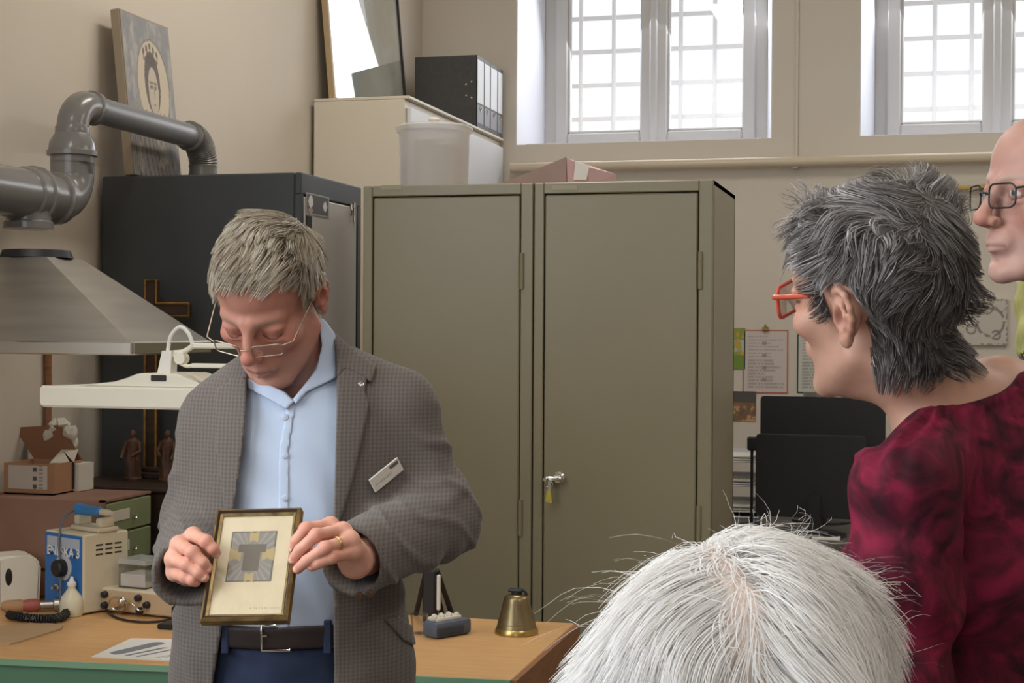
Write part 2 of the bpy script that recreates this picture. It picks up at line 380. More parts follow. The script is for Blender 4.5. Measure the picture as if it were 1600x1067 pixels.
sheet('child_drawing', 'small green and yellow drawing on the wall beside the locker edge', 'drawing', (1144, 512, 1164, 577), drawing_fn, 16, 40)
def photo_fn(U, V_):
    n = fbm(U, V_, 7, 9); c = np.tile(np.array(S(92, 88, 82)), (len(U), 1)); c = mixc(c, S(150, 112, 78), (V_ < .62)*n*1.6); return mixc(c, S(196, 158, 120), (V_ < .5)*(n > .58))
sheet('wall_photograph', 'small brown group photograph on the wall below the notices', 'photograph', (1141, 611, 1181, 658), photo_fn, 40, 40)
sheet('paper_slip', 'white paper slip on the wall above the monitor', 'paper', (1316, 600, 1342, 622), doc_fn(5, S(208, 204, 194), S(150, 146, 140)), 20, 20)
sheet('paper_slip', 'pink marked paper slip on the wall nearest the woman chin', 'paper', (1344, 596, 1366, 622), doc_fn(6, S(206, 190, 184), S(186, 92, 88)), 20, 20)
sheet('paper_slip', 'grey paper slip under the green bordered notice', 'paper', (1255, 612, 1291, 630), doc_fn(7, S(140, 134, 128), S(100, 96, 92)), 20, 20)
def relief_fn(U, V_):
    c = np.tile(np.array(S(202, 194, 182)), (len(U), 1)); ink = S(122, 114, 106)
    for cx, cy, r, w_ in ((.25, .78, .13, .02), (.55, .8, .12, .02), (.62, .5, .3, .03), (.2, .35, .1, .02), (.75, .22, .09, .025)):
        c = mixc(c, ink, .8*(abs(np.hypot(U-cx, V_-cy)-r) < w_)*(n2(U, V_, 9, 4) > .35))
    c = mixc(c, ink, .7*((abs(V_-.78-.06*np.sin(U*20)) < .012) & (U > .5)))
    return mixc(c, ink, .7*((U < .045) | (U > .955) | (V_ < .045) | (V_ > .955))*(n2(U, V_, 30, 8) > .5))
sheet('relief_tile', 'square pale tile with a line drawing on the wall behind the woman', 'tile', (1503, 467, 1574, 539), relief_fn, 60, 60, th=.02)
gp = P(1196, 514, Y=6.98); bm = B(); bx(bm, gp-Vector((.014, .004, .008)), gp+Vector((.014, .008, .01)), .003); bx(bm, gp+Vector((-.005, -.006, .006)), gp+Vector((.005, 0, .022)), .002)
tag(obj('paper_clip', bm, M_brassb), 'brass clip holding the top of the pink bordered notice', 'clip')

# ================================================================== steel lockers
def locker(x0, x1, label, dl, dr, hinge_x, with_handle):
    y, zt, yb = 4.1, 1.922, 4.6
    t = thing('steel_locker', label, 'locker', ((x0+x1)/2, y+.25, 0), 'olive steel lockers')
    bm = B()
    bx(bm, (x0, y+.02, 0), (x0+.012, yb, zt)); bx(bm, (x1-.012, y+.02, 0), (x1, yb, zt)); bx(bm, (x0, y+.02, zt-.012), (x1, yb, zt)); bx(bm, (x0, yb-.01, 0), (x1, yb, zt)); bx(bm, (x0+.01, y+.06, .05), (x1-.01, yb, .06))
    z0, z1 = .08, zt-.03
    for lo, hi in (((x0, y, 0), (dl, y+.03, zt)), ((dr, y, 0), (x1, y+.03, zt)), ((dl, y, z1), (dr, y+.03, zt)), ((dl, y, 0), (dr, y+.03, z0))): bx(bm, lo, hi, .0025)
    obj('body', bm, M_green, t)
    bm = B(); bx(bm, (dl, y+.022, z0), (dr, y+.026, z1)); obj('door_rebate', bm, M_greend, t)
    bm = B(); bx(bm, (dl+.0035, y+.001, z0+.0035), (dr-.0035, y+.022, z1-.0035), .0035); d = obj('door', bm, M_green, t)
    for z in (1.68, 1.0, .3):
        bm = B(); cyl(bm, (hinge_x, y-.004, z-.05), (hinge_x, y-.004, z+.05), .006, n=10); bx(bm, (hinge_x-.004, y-.002, z-.046), (hinge_x+.006, y+.002, z+.046)); obj('hinge', bm, M_green, t)
    return t, d
L1, d1 = locker(-1.532, -1.036, 'olive steel locker behind the man, its neighbour on the desk side', -1.505, -1.07, -1.066, False)
L1['label'] = 'olive steel locker beside the black cabinet, with the plastic tub on top'
L2, d2 = locker(-1.032, -.541, 'olive steel locker with a key and yellow tag in its door', -1.005, -.578, -.573, True)
for t, (a, b) in ((L1, (595, 628)), (L2, (862, 902))):
    p, q = P(a, 297, Y=4.099), P(b, 289, Y=4.099); bm = B(); bx(bm, (p.x, 4.0985, p.z), (q.x, 4.1, q.z)); obj('name_strip', bm, mat('name_strip', S(158, 150, 122), .5), t)
h = P(872, 747, Y=4.09)
bm = B(); lathe(bm, [(0, 0), (.017, 0), (.017, .006), (.012, .009), (.012, .02), (0, .02)], (h.x, 4.101, h.z), Matrix.Rotation(math.radians(90), 4, 'X'), 20)
bx(bm, (h.x-.034, 4.068, h.z-.007), (h.x+.016, 4.082, h.z+.007), .004, seg=2); cyl(bm, (h.x-.03, 4.08, h.z-.002), (h.x-.03, 4.06, h.z-.002), .005, n=10)
hd = obj('handle', bm, M_chrome, d2)
bm = B(); tube(bm, arc((h.x-.018, 4.066, h.z-.016), (1, 0, 0), (0, 0, 1), .009, 0, 6.1, 14), .0012, 6); bx(bm, (h.x-.022, 4.063, h.z-.038), (h.x-.014, 4.066, h.z-.006)); obj('key', bm, M_chrome, d2)
bm = B(); prism(bm, [(h.x-.028, 4.06, h.z-.062), (h.x-.01, 4.06, h.z-.066), (h.x-.014, 4.06, h.z-.034), (h.x-.024, 4.06, h.z-.032)], (0, .004, 0)); obj('key_tag', bm, M_yellow, d2)
h1 = P(600, 747, Y=4.09)
bm = B(); lathe(bm, [(0, 0), (.017, 0), (.017, .006), (.012, .009), (.012, .02), (0, .02)], (h1.x, 4.101, h.z), Matrix.Rotation(math.radians(90), 4, 'X'), 20); bx(bm, (h1.x-.034, 4.068, h.z-.007), (h1.x+.016, 4.082, h.z+.007), .004); obj('handle', bm, M_chrome, d1)
# tub on the first locker
zt = 1.922; c = P(678, 283, Y=4.3); c = Vector((c.x, 4.3, zt))
M_tub = mat('tub_milky_plastic', S(222, 218, 214), .25, alpha=.5)
M_tub2 = mat('tub_content', S(214, 206, 196), .6)
t = thing('plastic_tub', 'round milky plastic tub with lid on top of the locker', 'tub', c)
bm = B(); lathe(bm, [(0, .001), (.098, .001), (.1, .004), (.104, .165), (.106, .17), (.103, .17), (.101, .165), (.097, .006), (0, .005)], c, n=40); obj('body', bm, M_tub, t)
bm = B(); lathe(bm, [(.1, .172), (.112, .172), (.114, .176), (.113, .186), (.1, .193), (.04, .2), (0, .201)], c, n=40); ld = obj('lid', bm, M_tub, t)
bm = B(); lathe(bm, [(0, .2), (.014, .2), (.017, .21), (.012, .217), (0, .219)], c, n=16); obj('lid_knob', bm, M_tub2, ld)
bm = B(); bx(bm, c+Vector((-.05, -.06, .008)), c+Vector((.02, .05, .15)), .004, M=Matrix.Translation(c)@Matrix.Rotation(.2, 4, 'Z')@Matrix.Translation(-c)); bx(bm, c+Vector((.03, -.07, .008)), c+Vector((.075, .03, .135)), .004); obj('contents', bm, M_tub2, t)
# mauve folder lying on the second locker
a, b, cc = P(780, 281, Y=4.2), P(888, 281, Y=4.2), P(938, 281, Y=4.32)
t = thing('ring_folder', 'mauve wedge shaped folder with pink spine lying on the keyed locker', 'folder', (b.x, 4.3, zt))
top = P(886, 247, Y=4.2).z
bm = B(); hexa(bm, [(a.x, 4.18, zt+.001), (b.x, 4.18, zt+.001), (b.x+.005, 4.46, zt+.001), (a.x+.005, 4.46, zt+.001)], [(a.x, 4.18, zt+.004), (b.x-.004, 4.18, top), (b.x, 4.46, top), (a.x+.005, 4.46, zt+.006)]); obj('cover', bm, M_pinkd, t)
bm = B(); hexa(bm, [(b.x+.001, 4.185, zt+.001), (cc.x-.005, 4.20, zt+.001), (cc.x+.02, 4.45, zt+.001), (b.x+.006, 4.45, zt+.001)], [(b.x-.003, 4.185, top-.001), (cc.x-.012, 4.20, top-.026), (cc.x+.02, 4.45, top-.022), (b.x+.002, 4.45, top-.002)]); obj('spine', bm, M_pink, t)
p0, p1, p2, p3 = P(896, 281, Y=4.182), P(916, 281, Y=4.186), P(921, 259, Y=4.184), P(899, 252, Y=4.18)
bm = B(); prism(bm, [p0, p1, p2, p3], (0, .002, 0)); obj('spine_label', bm, M_paper, t)

# ================================================================== white cupboard with binders and leaning frame
WX0, WX1, WY0, WY1, WZ = -2.3, -1.906, 5.6, 6.98, 2.402
t = thing('tall_cupboard', 'tall cream cupboard with pale grey doors in the corner behind the lockers', 'cupboard', (-2.1, 6.3, 0))
bm = B(); bx(bm, (WX0, WY0, 0), (WX1-.02, WY1, WZ), .003); obj('carcass', bm, M_white, t)
for k in range(2):
    y0 = WY0+.02+k*.68; bm = B(); bx(bm, (WX1-.019, y0, .06), (WX1, y0+.67, WZ-.03), .004); d = obj('door', bm, M_ltgrey, t)
    bm = B(); bx(bm, (WX1, y0+(.62 if k == 0 else .04), 1.0), (WX1+.02, y0+(.64 if k == 0 else .06), 1.15), .004); obj('handle', bm, M_chrome, d)
bm = B(); bx(bm, (WX0, WY0, WZ), (WX1, WY1, WZ+.012), .002); obj('top_panel', bm, M_white, t)
zs = WZ+.0125
bl = ['nearest binder of the black row, its plain black side showing', 'second binder of the black row, counted from its plain black side', 'third binder of the black row, counted from its plain black side', 'last black binder of the row, closest to the window wall']
y = 6.535
for k, th in enumerate((.112, .1, .122, .09)):
    x1 = WX1-.004; x0 = x1-.29
    x0 = max(x0, WX0+.01)
    t = thing('lever_arch_binder', bl[k], 'binder', ((x0+x1)/2, y+th/2, zs), 'black binders on the tall cupboard')
    bm = B(); bx(bm, (x0, y, zs), (x1, y+.003, zs+.318)); bx(bm, (x0, y+th-.003, zs), (x1, y+th, zs+.318)); bx(bm, (x1-.003, y, zs), (x1, y+th, zs+.318)); obj('cover', bm, M_screen, t)
    bm = B(); bx(bm, (x0+.01, y+.006, zs+.01), (x1-.01, y+th-.008, zs+.305)); obj('pages', bm, M_paper, t)
    bm = B(); bx(bm, (x1, y+.008, zs+.11), (x1+.0012, y+th-.008, zs+.3)); obj('spine_label', bm, M_ltgrey, t)
    bm = B(); bx(bm, (x1, y+.008, zs+.02), (x1+.001, y+th-.008, zs+.1)); obj('spine_field', bm, mat('spine_grey', S(128, 126, 130), .5), t)
    bm = B(); tube(bm, arc((x1+.002, y+th/2, zs+.088), (0, 1, 0), (0, 0, 1), .011, 0, 2*math.pi*19/20, 19), .002, 6, closed=True); obj('finger_ring', bm, M_chrome, t)
    if k == 0:
        for dx, dz in ((-.025, .2), (-.05, .19), (-.025, .13), (-.05, .14)):
            bm = B(); cyl(bm, (x1+dx, y-.001, zs+dz), (x1+dx, y+.001, zs+dz), .004, n=8); obj('rivet', bm, M_chrome, t)
    y += th+.002
# framed print leaning against the left wall
YA1 = 6.42
lb, rb = P(521, 152, Y=5.66), P(640, 152, Y=6.17)
A0 = Vector((P(521, 150, Y=5.64).x, 5.64, zs)); A1 = Vector((P(637, 150, Y=YA1).x, YA1, zs))
uu = (A1-A0).normalized(); Lw = (A1-A0).length; nn = uu.cross(Vector((0, 0, 1))).normalized()
up = (Vector((0, 0, 1))*math.cos(.09) - nn*math.sin(.09)).normalized(); nn = uu.cross(up).normalized(); Hh = .8
t = thing('framed_print', 'framed pale map print under glass leaning on top of the tall cupboard', 'picture', (A0+A1)/2)
MF = Matrix(((uu.x, up.x, nn.x, A0.x), (uu.y, up.y, nn.y, A0.y), (uu.z, up.z, nn.z, A0.z), (0, 0, 0, 1)))
for lo, hi, m in (((0, 0, -.02), (.016, Hh, .006), M_wood), ((Lw-.012, 0, -.02), (Lw, Hh, .006), M_blackm), ((.016, 0, -.02), (Lw-.012, .012, .006), M_wood), ((.016, Hh-.012, -.02), (Lw-.012, Hh, .006), M_wood)):
    bm = B(); bx(bm, lo, hi, .002, MF); obj('frame_rail', bm, m, t)
def map_fn(U, V_):
    c = np.tile(np.array(S(244, 242, 226)), (len(U), 1)); n = fbm(U, V_, 7, 21); c = mixc(c, S(206, 216, 214), (n-.42)*4); return mixc(c, S(232, 226, 200), (fbm(U, V_, 4, 31)-.5)*4)
painted('print', MF@Vector((.014, .01, -.004)), MF.to_3x3()@Vector((Lw-.026, 0, 0)), MF.to_3x3()@Vector((0, Hh-.02, 0)), 40, 90, map_fn, M_print, t)
bm = B(); bx(bm, (.014, .01, .0), (Lw-.012, Hh-.01, .002), 0, MF); obj('glass', bm, glass_mat('print_glass', (1, 1, 1), .03), t)

# ================================================================== black cabinet, icon, duct, hood
BX0, BX1, BY0, BY1, BZ = -2.3, -1.679, 4.0, 4.475, 1.955
t = thing('black_cabinet', 'tall black cabinet with a light grey door standing against the left wall', 'cabinet', (-2, 4.2, 0))
bm = B(); bx(bm, (BX0, BY0, 0), (BX1-.02, BY1, BZ), .004); bx(bm, (BX1-.02, BY0, BZ-.062), (BX1, BY1, BZ), .003); bx(bm, (BX1-.02, BY0, 0), (BX1, BY0+.018, BZ-.06), .002); bx(bm, (BX1-.02, BY1-.03, 0), (BX1, BY1, BZ-.06), .002); obj('carcass', bm, M_black, t)
bm = B(); bx(bm, (BX1-.018, BY0+.02, .06), (BX1+.002, BY1-.045, BZ-.066), .003); d = obj('door', bm, M_door, t)
def on_x(px, py, X=BX1+.003): return P(px, py, X=X)
def sticker_fn(U, V_):
    c = np.tile(np.array(S(74, 72, 72)), (len(U), 1)); c = mixc(c, S(206, 200, 196), ((U-.2)/.1)**2+((V_-.62)/.28)**2 < 1); c = mixc(c, S(206, 200, 196), ((U-.82)/.08)**2+((V_-.5)/.25)**2 < 1); c = mixc(c, S(160, 130, 124), ((U-.2)/.1)**2+((V_-.2)/.12)**2 < 1)
    return mixc(c, S(150, 148, 146), (U < .04) | (U > .97) | (V_ < .06) | (V_ > .95))
a = on_x(478, 334); bb = on_x(514, 334); c0 = on_x(478, 300)
painted('sticker', (BX1+.0035, a.y, a.z), (0, bb.y-a.y, 0), (0, 0, c0.z-a.z), 40, 24, sticker_fn, M_print, d)
a = on_x(478, 361); bb = on_x(486, 361); c0 = on_x(478, 336)
bm = B(); bx(bm, (BX1+.002, a.y, a.z), (BX1+.006, bb.y, c0.z), .001); obj('lock_plate', bm, M_blackm, d)
a = on_x(553, 330); bm = B(); cyl(bm, (BX1+.006, a.y, a.z-.03), (BX1+.006, a.y, a.z+.025), .006, n=10); bx(bm, (BX1+.002, a.y-.03, a.z+.01), (BX1+.006, a.y, a.z+.02), .001); tube(bm, [(BX1+.004, a.y-.03, a.z+.015), (BX1+.01, a.y-.034, a.z), (BX1+.006, a.y-.03, a.z-.016)], .003, 6); obj('hinge', bm, M_steel, d)
# icon panel on the cabinet, leaning on the wall
IY0, IY1 = P(166, 268, X=-2.19).y, P(291, 268, X=-2.19).y
IY0 = max(IY0, BY0+.012); ztop = P(159, 5, X=-2.27).z
t = thing('icon_panel', 'grey painted panel of a crowned haloed woman leaning on the wall above the black cabinet', 'painting', (-2.2, (IY0+IY1)/2, BZ))
zb = BZ+.002; hN = ztop-zb
tilt = math.atan2(.05, hN)
MI = Matrix(((0, -math.sin(tilt), math.cos(tilt), -2.205), (1, 0, 0, IY0), (0, math.cos(tilt), math.sin(tilt), zb+.003), (0, 0, 0, 1)))
wI = IY1-IY0
bm = B(); bx(bm, (0, 0, -.03), (wI, hN, 0), .003, MI); obj('panel', bm, mat('panel_wood', S(160, 146, 124), .7), t)
def icon_fn(U, V_):
    g = S(138, 136, 136); c = np.tile(np.array(g), (len(U), 1)); n = fbm(U, V_, 9, 5)
    c = mixc(c, S(168, 164, 158), (n-.42)*3); lt, dk = S(196, 182, 158), S(98, 86, 82)
    e = lambda cx, cy, rx, ry: ((U-cx)/rx)**2+((V_-cy)/ry)**2
    halo = e(.57, .58, .33, .29); c = mixc(c, lt, (halo < 1)*1.0); c = mixc(c, dk, .6*(abs(halo-1) < .05))
    robe = (V_ < .46) & (abs(U-.46) < .40-.25*np.maximum(V_-.2, 0))
    c = mixc(c, S(150, 144, 138), robe & (halo > 1)); c = mixc(c, dk, .7*robe*(np.sin(U*70+V_*22+6*n) > .72)*(V_ < .42))
    c = mixc(c, dk, .95*(e(.55, .60, .16, .2) < 1))
    c = mixc(c, S(190, 176, 156), (e(.56, .55, .105, .15) < 1)*1.0); c = mixc(c, S(186, 172, 152), (abs(U-.56) < .055) & (V_ < .46) & (V_ > .3))
    c = mixc(c, dk, .8*(abs(V_-.575) < .01)*((abs(U-.52) < .03) | (abs(U-.605) < .025))); c = mixc(c, dk, .7*(abs(V_-.6) < .006)*((abs(U-.52) < .036) | (abs(U-.605) < .03)))
    c = mixc(c, dk, .5*(abs(U-.572-.03*(.56-V_)) < .008)*(V_ > .5)*(V_ < .58)); c = mixc(c, dk, .6*(abs(V_-.465) < .007)*(abs(U-.565) < .025))
    c = mixc(c, dk, .8*(e(.55, .74, .14, .03) < 1))
    for k in range(5): c = mixc(c, dk, .9*(e(.41+.07*k, .79+.02*(2-abs(k-2)), .022, .022) < 1)); c = mixc(c, dk, .9*((abs(U-.41-.07*k) < .008) & (abs(V_-.765) < .03)))
    c = mixc(c, S(188, 176, 158), .6*(V_ < .3)*(fbm(U, V_, 6, 15) > .56)); 
    c = mixc(c, dk, .55*((U > .04) & (U < .16) & (V_ < .25) & (np.sin(U*160) > .2)))
    return mixc(c, S(150, 140, 126), (U < .02) | (V_ > .985) | (U > .985))
painted('painted_face', MI@Vector((0.002, .002, .0012)), MI.to_3x3()@Vector((wI-.004, 0, 0)), MI.to_3x3()@Vector((0, hN-.004, 0)), 120, 130, icon_fn, M_paint, t)
# grey PVC ventilation duct
DX = -2.14
pD = lambda px, py: P(px, py, X=DX)
t = thing('ventilation_duct', 'glossy grey plastic duct with bends running along the left wall into the black cabinet', 'duct', pD(50, 300))
R1, R2 = .062, .037
s0 = pD(20, 300); zA = s0.z; yE = pD(108, 300).y
bm = B(); tube(bm, [(XL+.001, 2.1, zA), (DX-.1, 2.1, zA)]+arc((DX-.1, 2.2, zA), (0, -1, 0), (1, 0, 0), .1, 0, math.pi/2, 10)[1:]+[(DX, pD(52, 300).y, zA)], R1, 32); obj('wide_pipe', bm, M_pvc, t)
bm = B(); y1 = pD(52, 300).y; tube(bm, [(DX, y1-.05, zA), (DX, y1-.045, zA), (DX, y1-.012, zA), (DX, y1-.008, zA), (DX, y1+.004, zA), (DX, y1+.008, zA)], [R1+.001, R1+.006, R1+.006, R1+.011, R1+.011, R1+.003], 32); obj('socket', bm, M_pvc, t)
bm = B(); cyl(bm, (DX, y1, zA), (DX, yE-.07, zA), R1-.003, n=32); zb_ = pD(50, 358).z
cyl(bm, (DX, y1-.02, zA), (DX, y1-.02, zb_+.02), R1-.008, n=32); tube(bm, [(DX, y1-.02, zb_+.02), (DX, y1-.02, zb_+.016), (DX, y1-.02, zb_), (DX, y1-.02, zb_-.002)], [R1-.007, R1-.002, R1-.002, R1-.012], 32); obj('tee', bm, M_pvc, t)
bm = B(); y2 = yE-.075; tube(bm, [(DX, y2-.01, zA), (DX, y2-.006, zA), (DX, y2+.016, zA), (DX, y2+.02, zA)], [R1-.002, R1+.006, R1+.006, R1-.002], 32); obj('socket', bm, M_pvc, t)
zc = zA+.07
bm = B(); tube(bm, [(DX, y2+.015, zA)]+arc((DX, y2+.02, zc), (0, 1, 0), (0, 0, 1), .07, -math.pi/2, 0, 12)+[(DX, y2+.09, zc+.03)], R1-.006, 32); obj('elbow', bm, M_pvc, t)
yv = y2+.09; z3 = pD(110, 243).z; z4 = pD(110, 222).z
bm = B(); cyl(bm, (DX, yv, zc), (DX, yv, z3), R1-.006, n=32); tube(bm, [(DX, yv, z3-.002), (DX, yv, z3), (DX, yv, z3+.012), (DX, yv, z3+.014), (DX, yv, z4), (DX, yv, z4+.03)], [R1-.006, R1+.003, R1+.003, R1-.001, R1-.004, R2+.003], 32); obj('reducer', bm, M_pvc, t)
zT = pD(150, 171).z; zel = zT-.07
bm = B(); cyl(bm, (DX, yv, z4), (DX, yv, zel+.002), R2, n=28); obj('riser', bm, M_pvc, t)
bm = B(); tube(bm, [(DX, yv, zel-.012), (DX, yv, zel-.01), (DX, yv, zel+.006), (DX, yv, zel+.008)]+arc((DX, yv+.07, zel), (0, -1, 0), (0, 0, 1), .07, .12, math.pi/2, 12)+[(DX, yv+.085, zT), (DX, yv+.087, zT), (DX, yv+.105, zT), (DX, yv+.107, zT)], [R2, R2+.007, R2+.007, R2+.004]+[R2+.004]*13+[R2+.004, R2+.009, R2+.009, R2+.001], 28); obj('narrow_elbow', bm, M_pvc, t)
yP = pD(306, 215).y
bm = B(); cyl(bm, (DX, yv+.08, zT), (DX, yP-.03, zT-.004), R2-.001, n=28); obj('narrow_pipe', bm, mat('pvc_grey_matt', S(120, 120, 122), .35), t)
bm = B(); pts = [(DX, yP-.05, zT-.004), (DX, yP-.046, zT-.004), (DX, yP-.03, zT-.005)]+arc((DX, yP-.03, zT-.085), (0, 0, 1), (0, 1, 0), .08, 0, math.pi/2, 26)+[(DX, yP+.05, zT-.1-.012*k) for k in range(6)]
pts = [p for p in map(Vector, pts) if p.z > BZ+.001]+[Vector((DX, yP+.05, BZ+.001))]
rr = [R2+.001, R2+.009]+[R2+.005+(.0025 if k % 2 else 0) for k in range(len(pts)-2)]
tube(bm, pts, rr, 28); obj('flexible_bend', bm, mat('pvc_grey_ribbed', S(108, 104, 98), .3), t)
bm = B(); yb0 = pD(2, 370).y; cyl(bm, (DX-.02, yb0-.08, zA), (DX-.02, yb0-.08, 1.70), .045, n=24); obj('branch_pipe', bm, M_pvc, t)
# extraction hood
t = thing('extraction_hood', 'brushed steel pyramid extraction hood on the left wall over the workbench', 'hood', (-2, 3.25, 1.457))
HX1, HY0, HY1 = -1.68, 3.05, 3.445
tp = P(72, 401, X=-1.955)
bm = B(); hexa(bm, [(XL+.002, HY0+.004, 1.485), (HX1-.004, HY0+.004, 1.485), (HX1-.004, HY1, 1.485), (XL+.002, HY1, 1.485)], [(XL+.002, tp.y, tp.z), (-1.955, tp.y, tp.z), (-1.955, tp.y+.16, tp.z), (XL+.002, tp.y+.16, tp.z)]); obj('canopy', bm, M_steel, t)
bm = B(); 
for lo, hi in (((XL+.002, HY0, 1.457), (HX1, HY0+.012, 1.487)), ((HX1-.012, HY0+.012, 1.457), (HX1, HY1, 1.487)), ((XL+.002, HY1-.012, 1.457), (HX1-.012, HY1, 1.487))): bx(bm, lo, hi, .003)
obj('rim', bm, M_steelb, t)
bm = B(); bx(bm, (XL+.002, HY0+.012, 1.466), (HX1-.012, HY1-.012, 1.470)); obj('filter_plate', bm, M_steel, t)
bm = B(); lathe(bm, [(.0, 0), (.085, 0), (.078, .018), (.0, .018)], (-2.03, tp.y+.08, tp.z+.001), n=28); obj('spigot', bm, M_blackp, t)
bm = B(); a = P(75, 600, X=XL+.012); cyl(bm, (XL+.012, a.y, .9), (XL+.012, a.y, 1.47), .01, n=8); tag(obj('cable_conduit', bm, M_bedge), 'thin brown cable conduit on the wall under the hood', 'conduit')

# ================================================================== workbench
ZB = .84
FR, BR = Vector((-.765, 2.873, ZB)), Vector((-.772, 3.47, ZB)); FL = Vector((XL+.01, 2.873-.105*(FR.x-XL-.01), ZB)); BL = Vector((XL+.01, 3.47-.06, ZB))
t = thing('workbench', 'wood topped workbench with green front along the left wall', 'workbench', (-1.5, 3.1, 0))
bm = B(); hexa(bm, [p-Vector((0, 0, .035)) for p in (FL, FR, BR, BL)], [FL, FR, BR, BL]); bmesh.ops.bevel(bm, geom=list(bm.edges), offset=.002, segments=1, affect='EDGES'); obj('bench_top', bm, M_bench, t)
e = (FR-FL).normalized(); nf = Vector((e.y, -e.x, 0))
bm = B(); prism(bm, [FL+nf*.001, FR+nf*.001, FR+nf*.001-Vector((0, 0, .012)), FL+nf*.001-Vector((0, 0, .012))], nf*.006); obj('front_edging', bm, mat('edging_green_light', S(120, 156, 128), .35), t)
bm = B(); prism(bm, [FL+nf*.001-Vector((0, 0, .013)), FR-e*.02+nf*.001-Vector((0, 0, .013)), FR-e*.02+nf*.001-Vector((0, 0, .14)), FL+nf*.001-Vector((0, 0, .14))], -nf*.02); obj('front_apron', bm, M_bgreen, t)
bm = B(); prism(bm, [FR+Vector((.001, 0, -.001)), BR+Vector((.001, 0, -.001)), BR+Vector((.001, 0, -.075)), FR+Vector((.001, 0, -.075))], (.012, 0, 0)); obj('side_edging', bm, M_bedge, t)
for px_, py_ in ((-.86, 2.93), (-.86, 3.38), (-2.22, 2.86), (-2.22, 3.33)):
    bm = B(); bx(bm, (px_-.03, py_-.03, 0), (px_+.03, py_+.03, ZB-.036), .003); obj('leg', bm, M_bgreen, t)
bench = t
on = lambda px, py, z=ZB: P(px, py, Z=z)
Zv = Vector((0, 0, 1))
def frame_from(a, b, c=None):    # local frame: origin a, x to b (horizontal), z up, y away
    x = (b-a); x.z = 0; L_ = x.length; x.normalize(); y_ = Zv.cross(x)
    return Matrix(((x.x, y_.x, 0, a.x), (x.y, y_.y, 0, a.y), (0, 0, 1, a.z), (0, 0, 0, 1))), L_
# drawer box
DXr = -1.95; dy0 = P(163, 800, X=DXr).y; dy1 = P(236, 800, X=DXr).y; dzt = P(163, 782, X=DXr).z
t = thing('drawer_box', 'brown fibre box with small green drawers on the workbench', 'drawer box', ((XL+DXr)/2, (dy0+dy1)/2, ZB))
bm = B(); bx(bm, (XL+.02, dy0, ZB+.001), (DXr-.012, dy1, dzt), .003); bx(bm, (DXr-.014, dy0, dzt-.006), (DXr, dy1, dzt)); bx(bm, (DXr-.014, dy0, ZB+.001), (DXr, dy0+.006, dzt)); obj('carcass', bm, M_brownbox, t)
bm = B(); bx(bm, (XL+.03, dy0-.004, ZB+.07), (DXr-.03, dy0, ZB+.075)); obj('seam', bm, M_darkw, t)
nd = 3; hh = (dzt-.008-ZB-.004)/nd
for k in range(nd):
    z0 = ZB+.003+k*hh; bm = B(); bx(bm, (DXr-.012, dy0+.008, z0+.003), (DXr+.002, dy1-.004, z0+hh-.002), .002); d = obj('drawer', bm, M_drawer, t)
    ya = dy0+.02; bm = B(); bx(bm, (DXr+.002, ya, z0+hh*.38), (DXr+.004, ya+.1, z0+hh*.72), .0008); obj('label_holder', bm, M_label, d)
    bm = B(); tube(bm, arc((DXr+.006, ya+.125, z0+hh*.45), (0, 1, 0), (0, 0, 1), .009, math.pi, 2*math.pi, 8), .002, 6); obj('ring_pull', bm, M_chrome, d)
# cardboard carton on the drawer box
cb = Vector((0, 0, dzt)); yb = dy0+.06
xl, xr = P(6, 760, Y=yb).x, P(84, 760, Y=yb).x; zt_ = P(40, 724, Y=yb).z
t = thing('cardboard_carton', 'open cardboard carton with a printed label standing on the drawer box', 'carton', ((xl+xr)/2, yb+.06, dzt))
bm = B()
for lo, hi in (((xl, yb, dzt+.001), (xr, yb+.003, zt_)), ((xl, yb+.13, dzt+.001), (xr, yb+.133, zt_)), ((xl, yb+.003, dzt+.001), (xl+.003, yb+.13, zt_)), ((xr-.003, yb+.003, dzt+.001), (xr, yb+.13, zt_)), ((xl, yb, dzt+.001), (xr, yb+.13, dzt+.004))): bx(bm, lo, hi)
obj('box', bm, M_card, t)
f0, f1 = P(22, 668, Y=yb+.15), P(94, 664, Y=yb+.15)
bm = B(); prism(bm, [(xl+.004, yb+.134, zt_-.002), (xr+.004, yb+.134, zt_-.002), f1, f0], (0, .004, 0)); obj('flap', bm, M_cardi, t)
a, b_ = P(13, 764, Y=yb-.001), P(74, 728, Y=yb-.001)
def lab_fn(U, V_):
    c = np.tile(np.array(S(196, 186, 176)), (len(U), 1)); c = mixc(c, S(90, 82, 78), (U > .62) & (U < .72) & (np.sin(V_*17) > .1)); return mixc(c, S(150, 140, 130), (U > .78) & (U < .88) & (np.sin(V_*40) > 0))
painted('label', (a.x, yb-.001, a.z+.002), (b_.x-a.x, 0, 0), (0, 0, b_.z-a.z-.002), 40, 30, lab_fn, M_print, t)
bm = B()
for k in range(26):
    q = Vector((random.uniform(XL+.03, xr-.04), yb+random.uniform(.15, .2), dzt+.012+random.uniform(0, P(30, 656, Y=yb+.15).z-dzt-.02)))
    bmesh.ops.create_icosphere(bm, subdivisions=2, radius=random.uniform(.015, .03), matrix=Matrix.Translation(q))
for q in bm.verts: q.co += Vector((random.uniform(-1, 1), random.uniform(-1, 1), random.uniform(-1, 1)))*.004
o = obj('cotton_wad', bm, M_fluff); tag(o, 'heap of white cotton wadding behind the open carton', 'cotton')
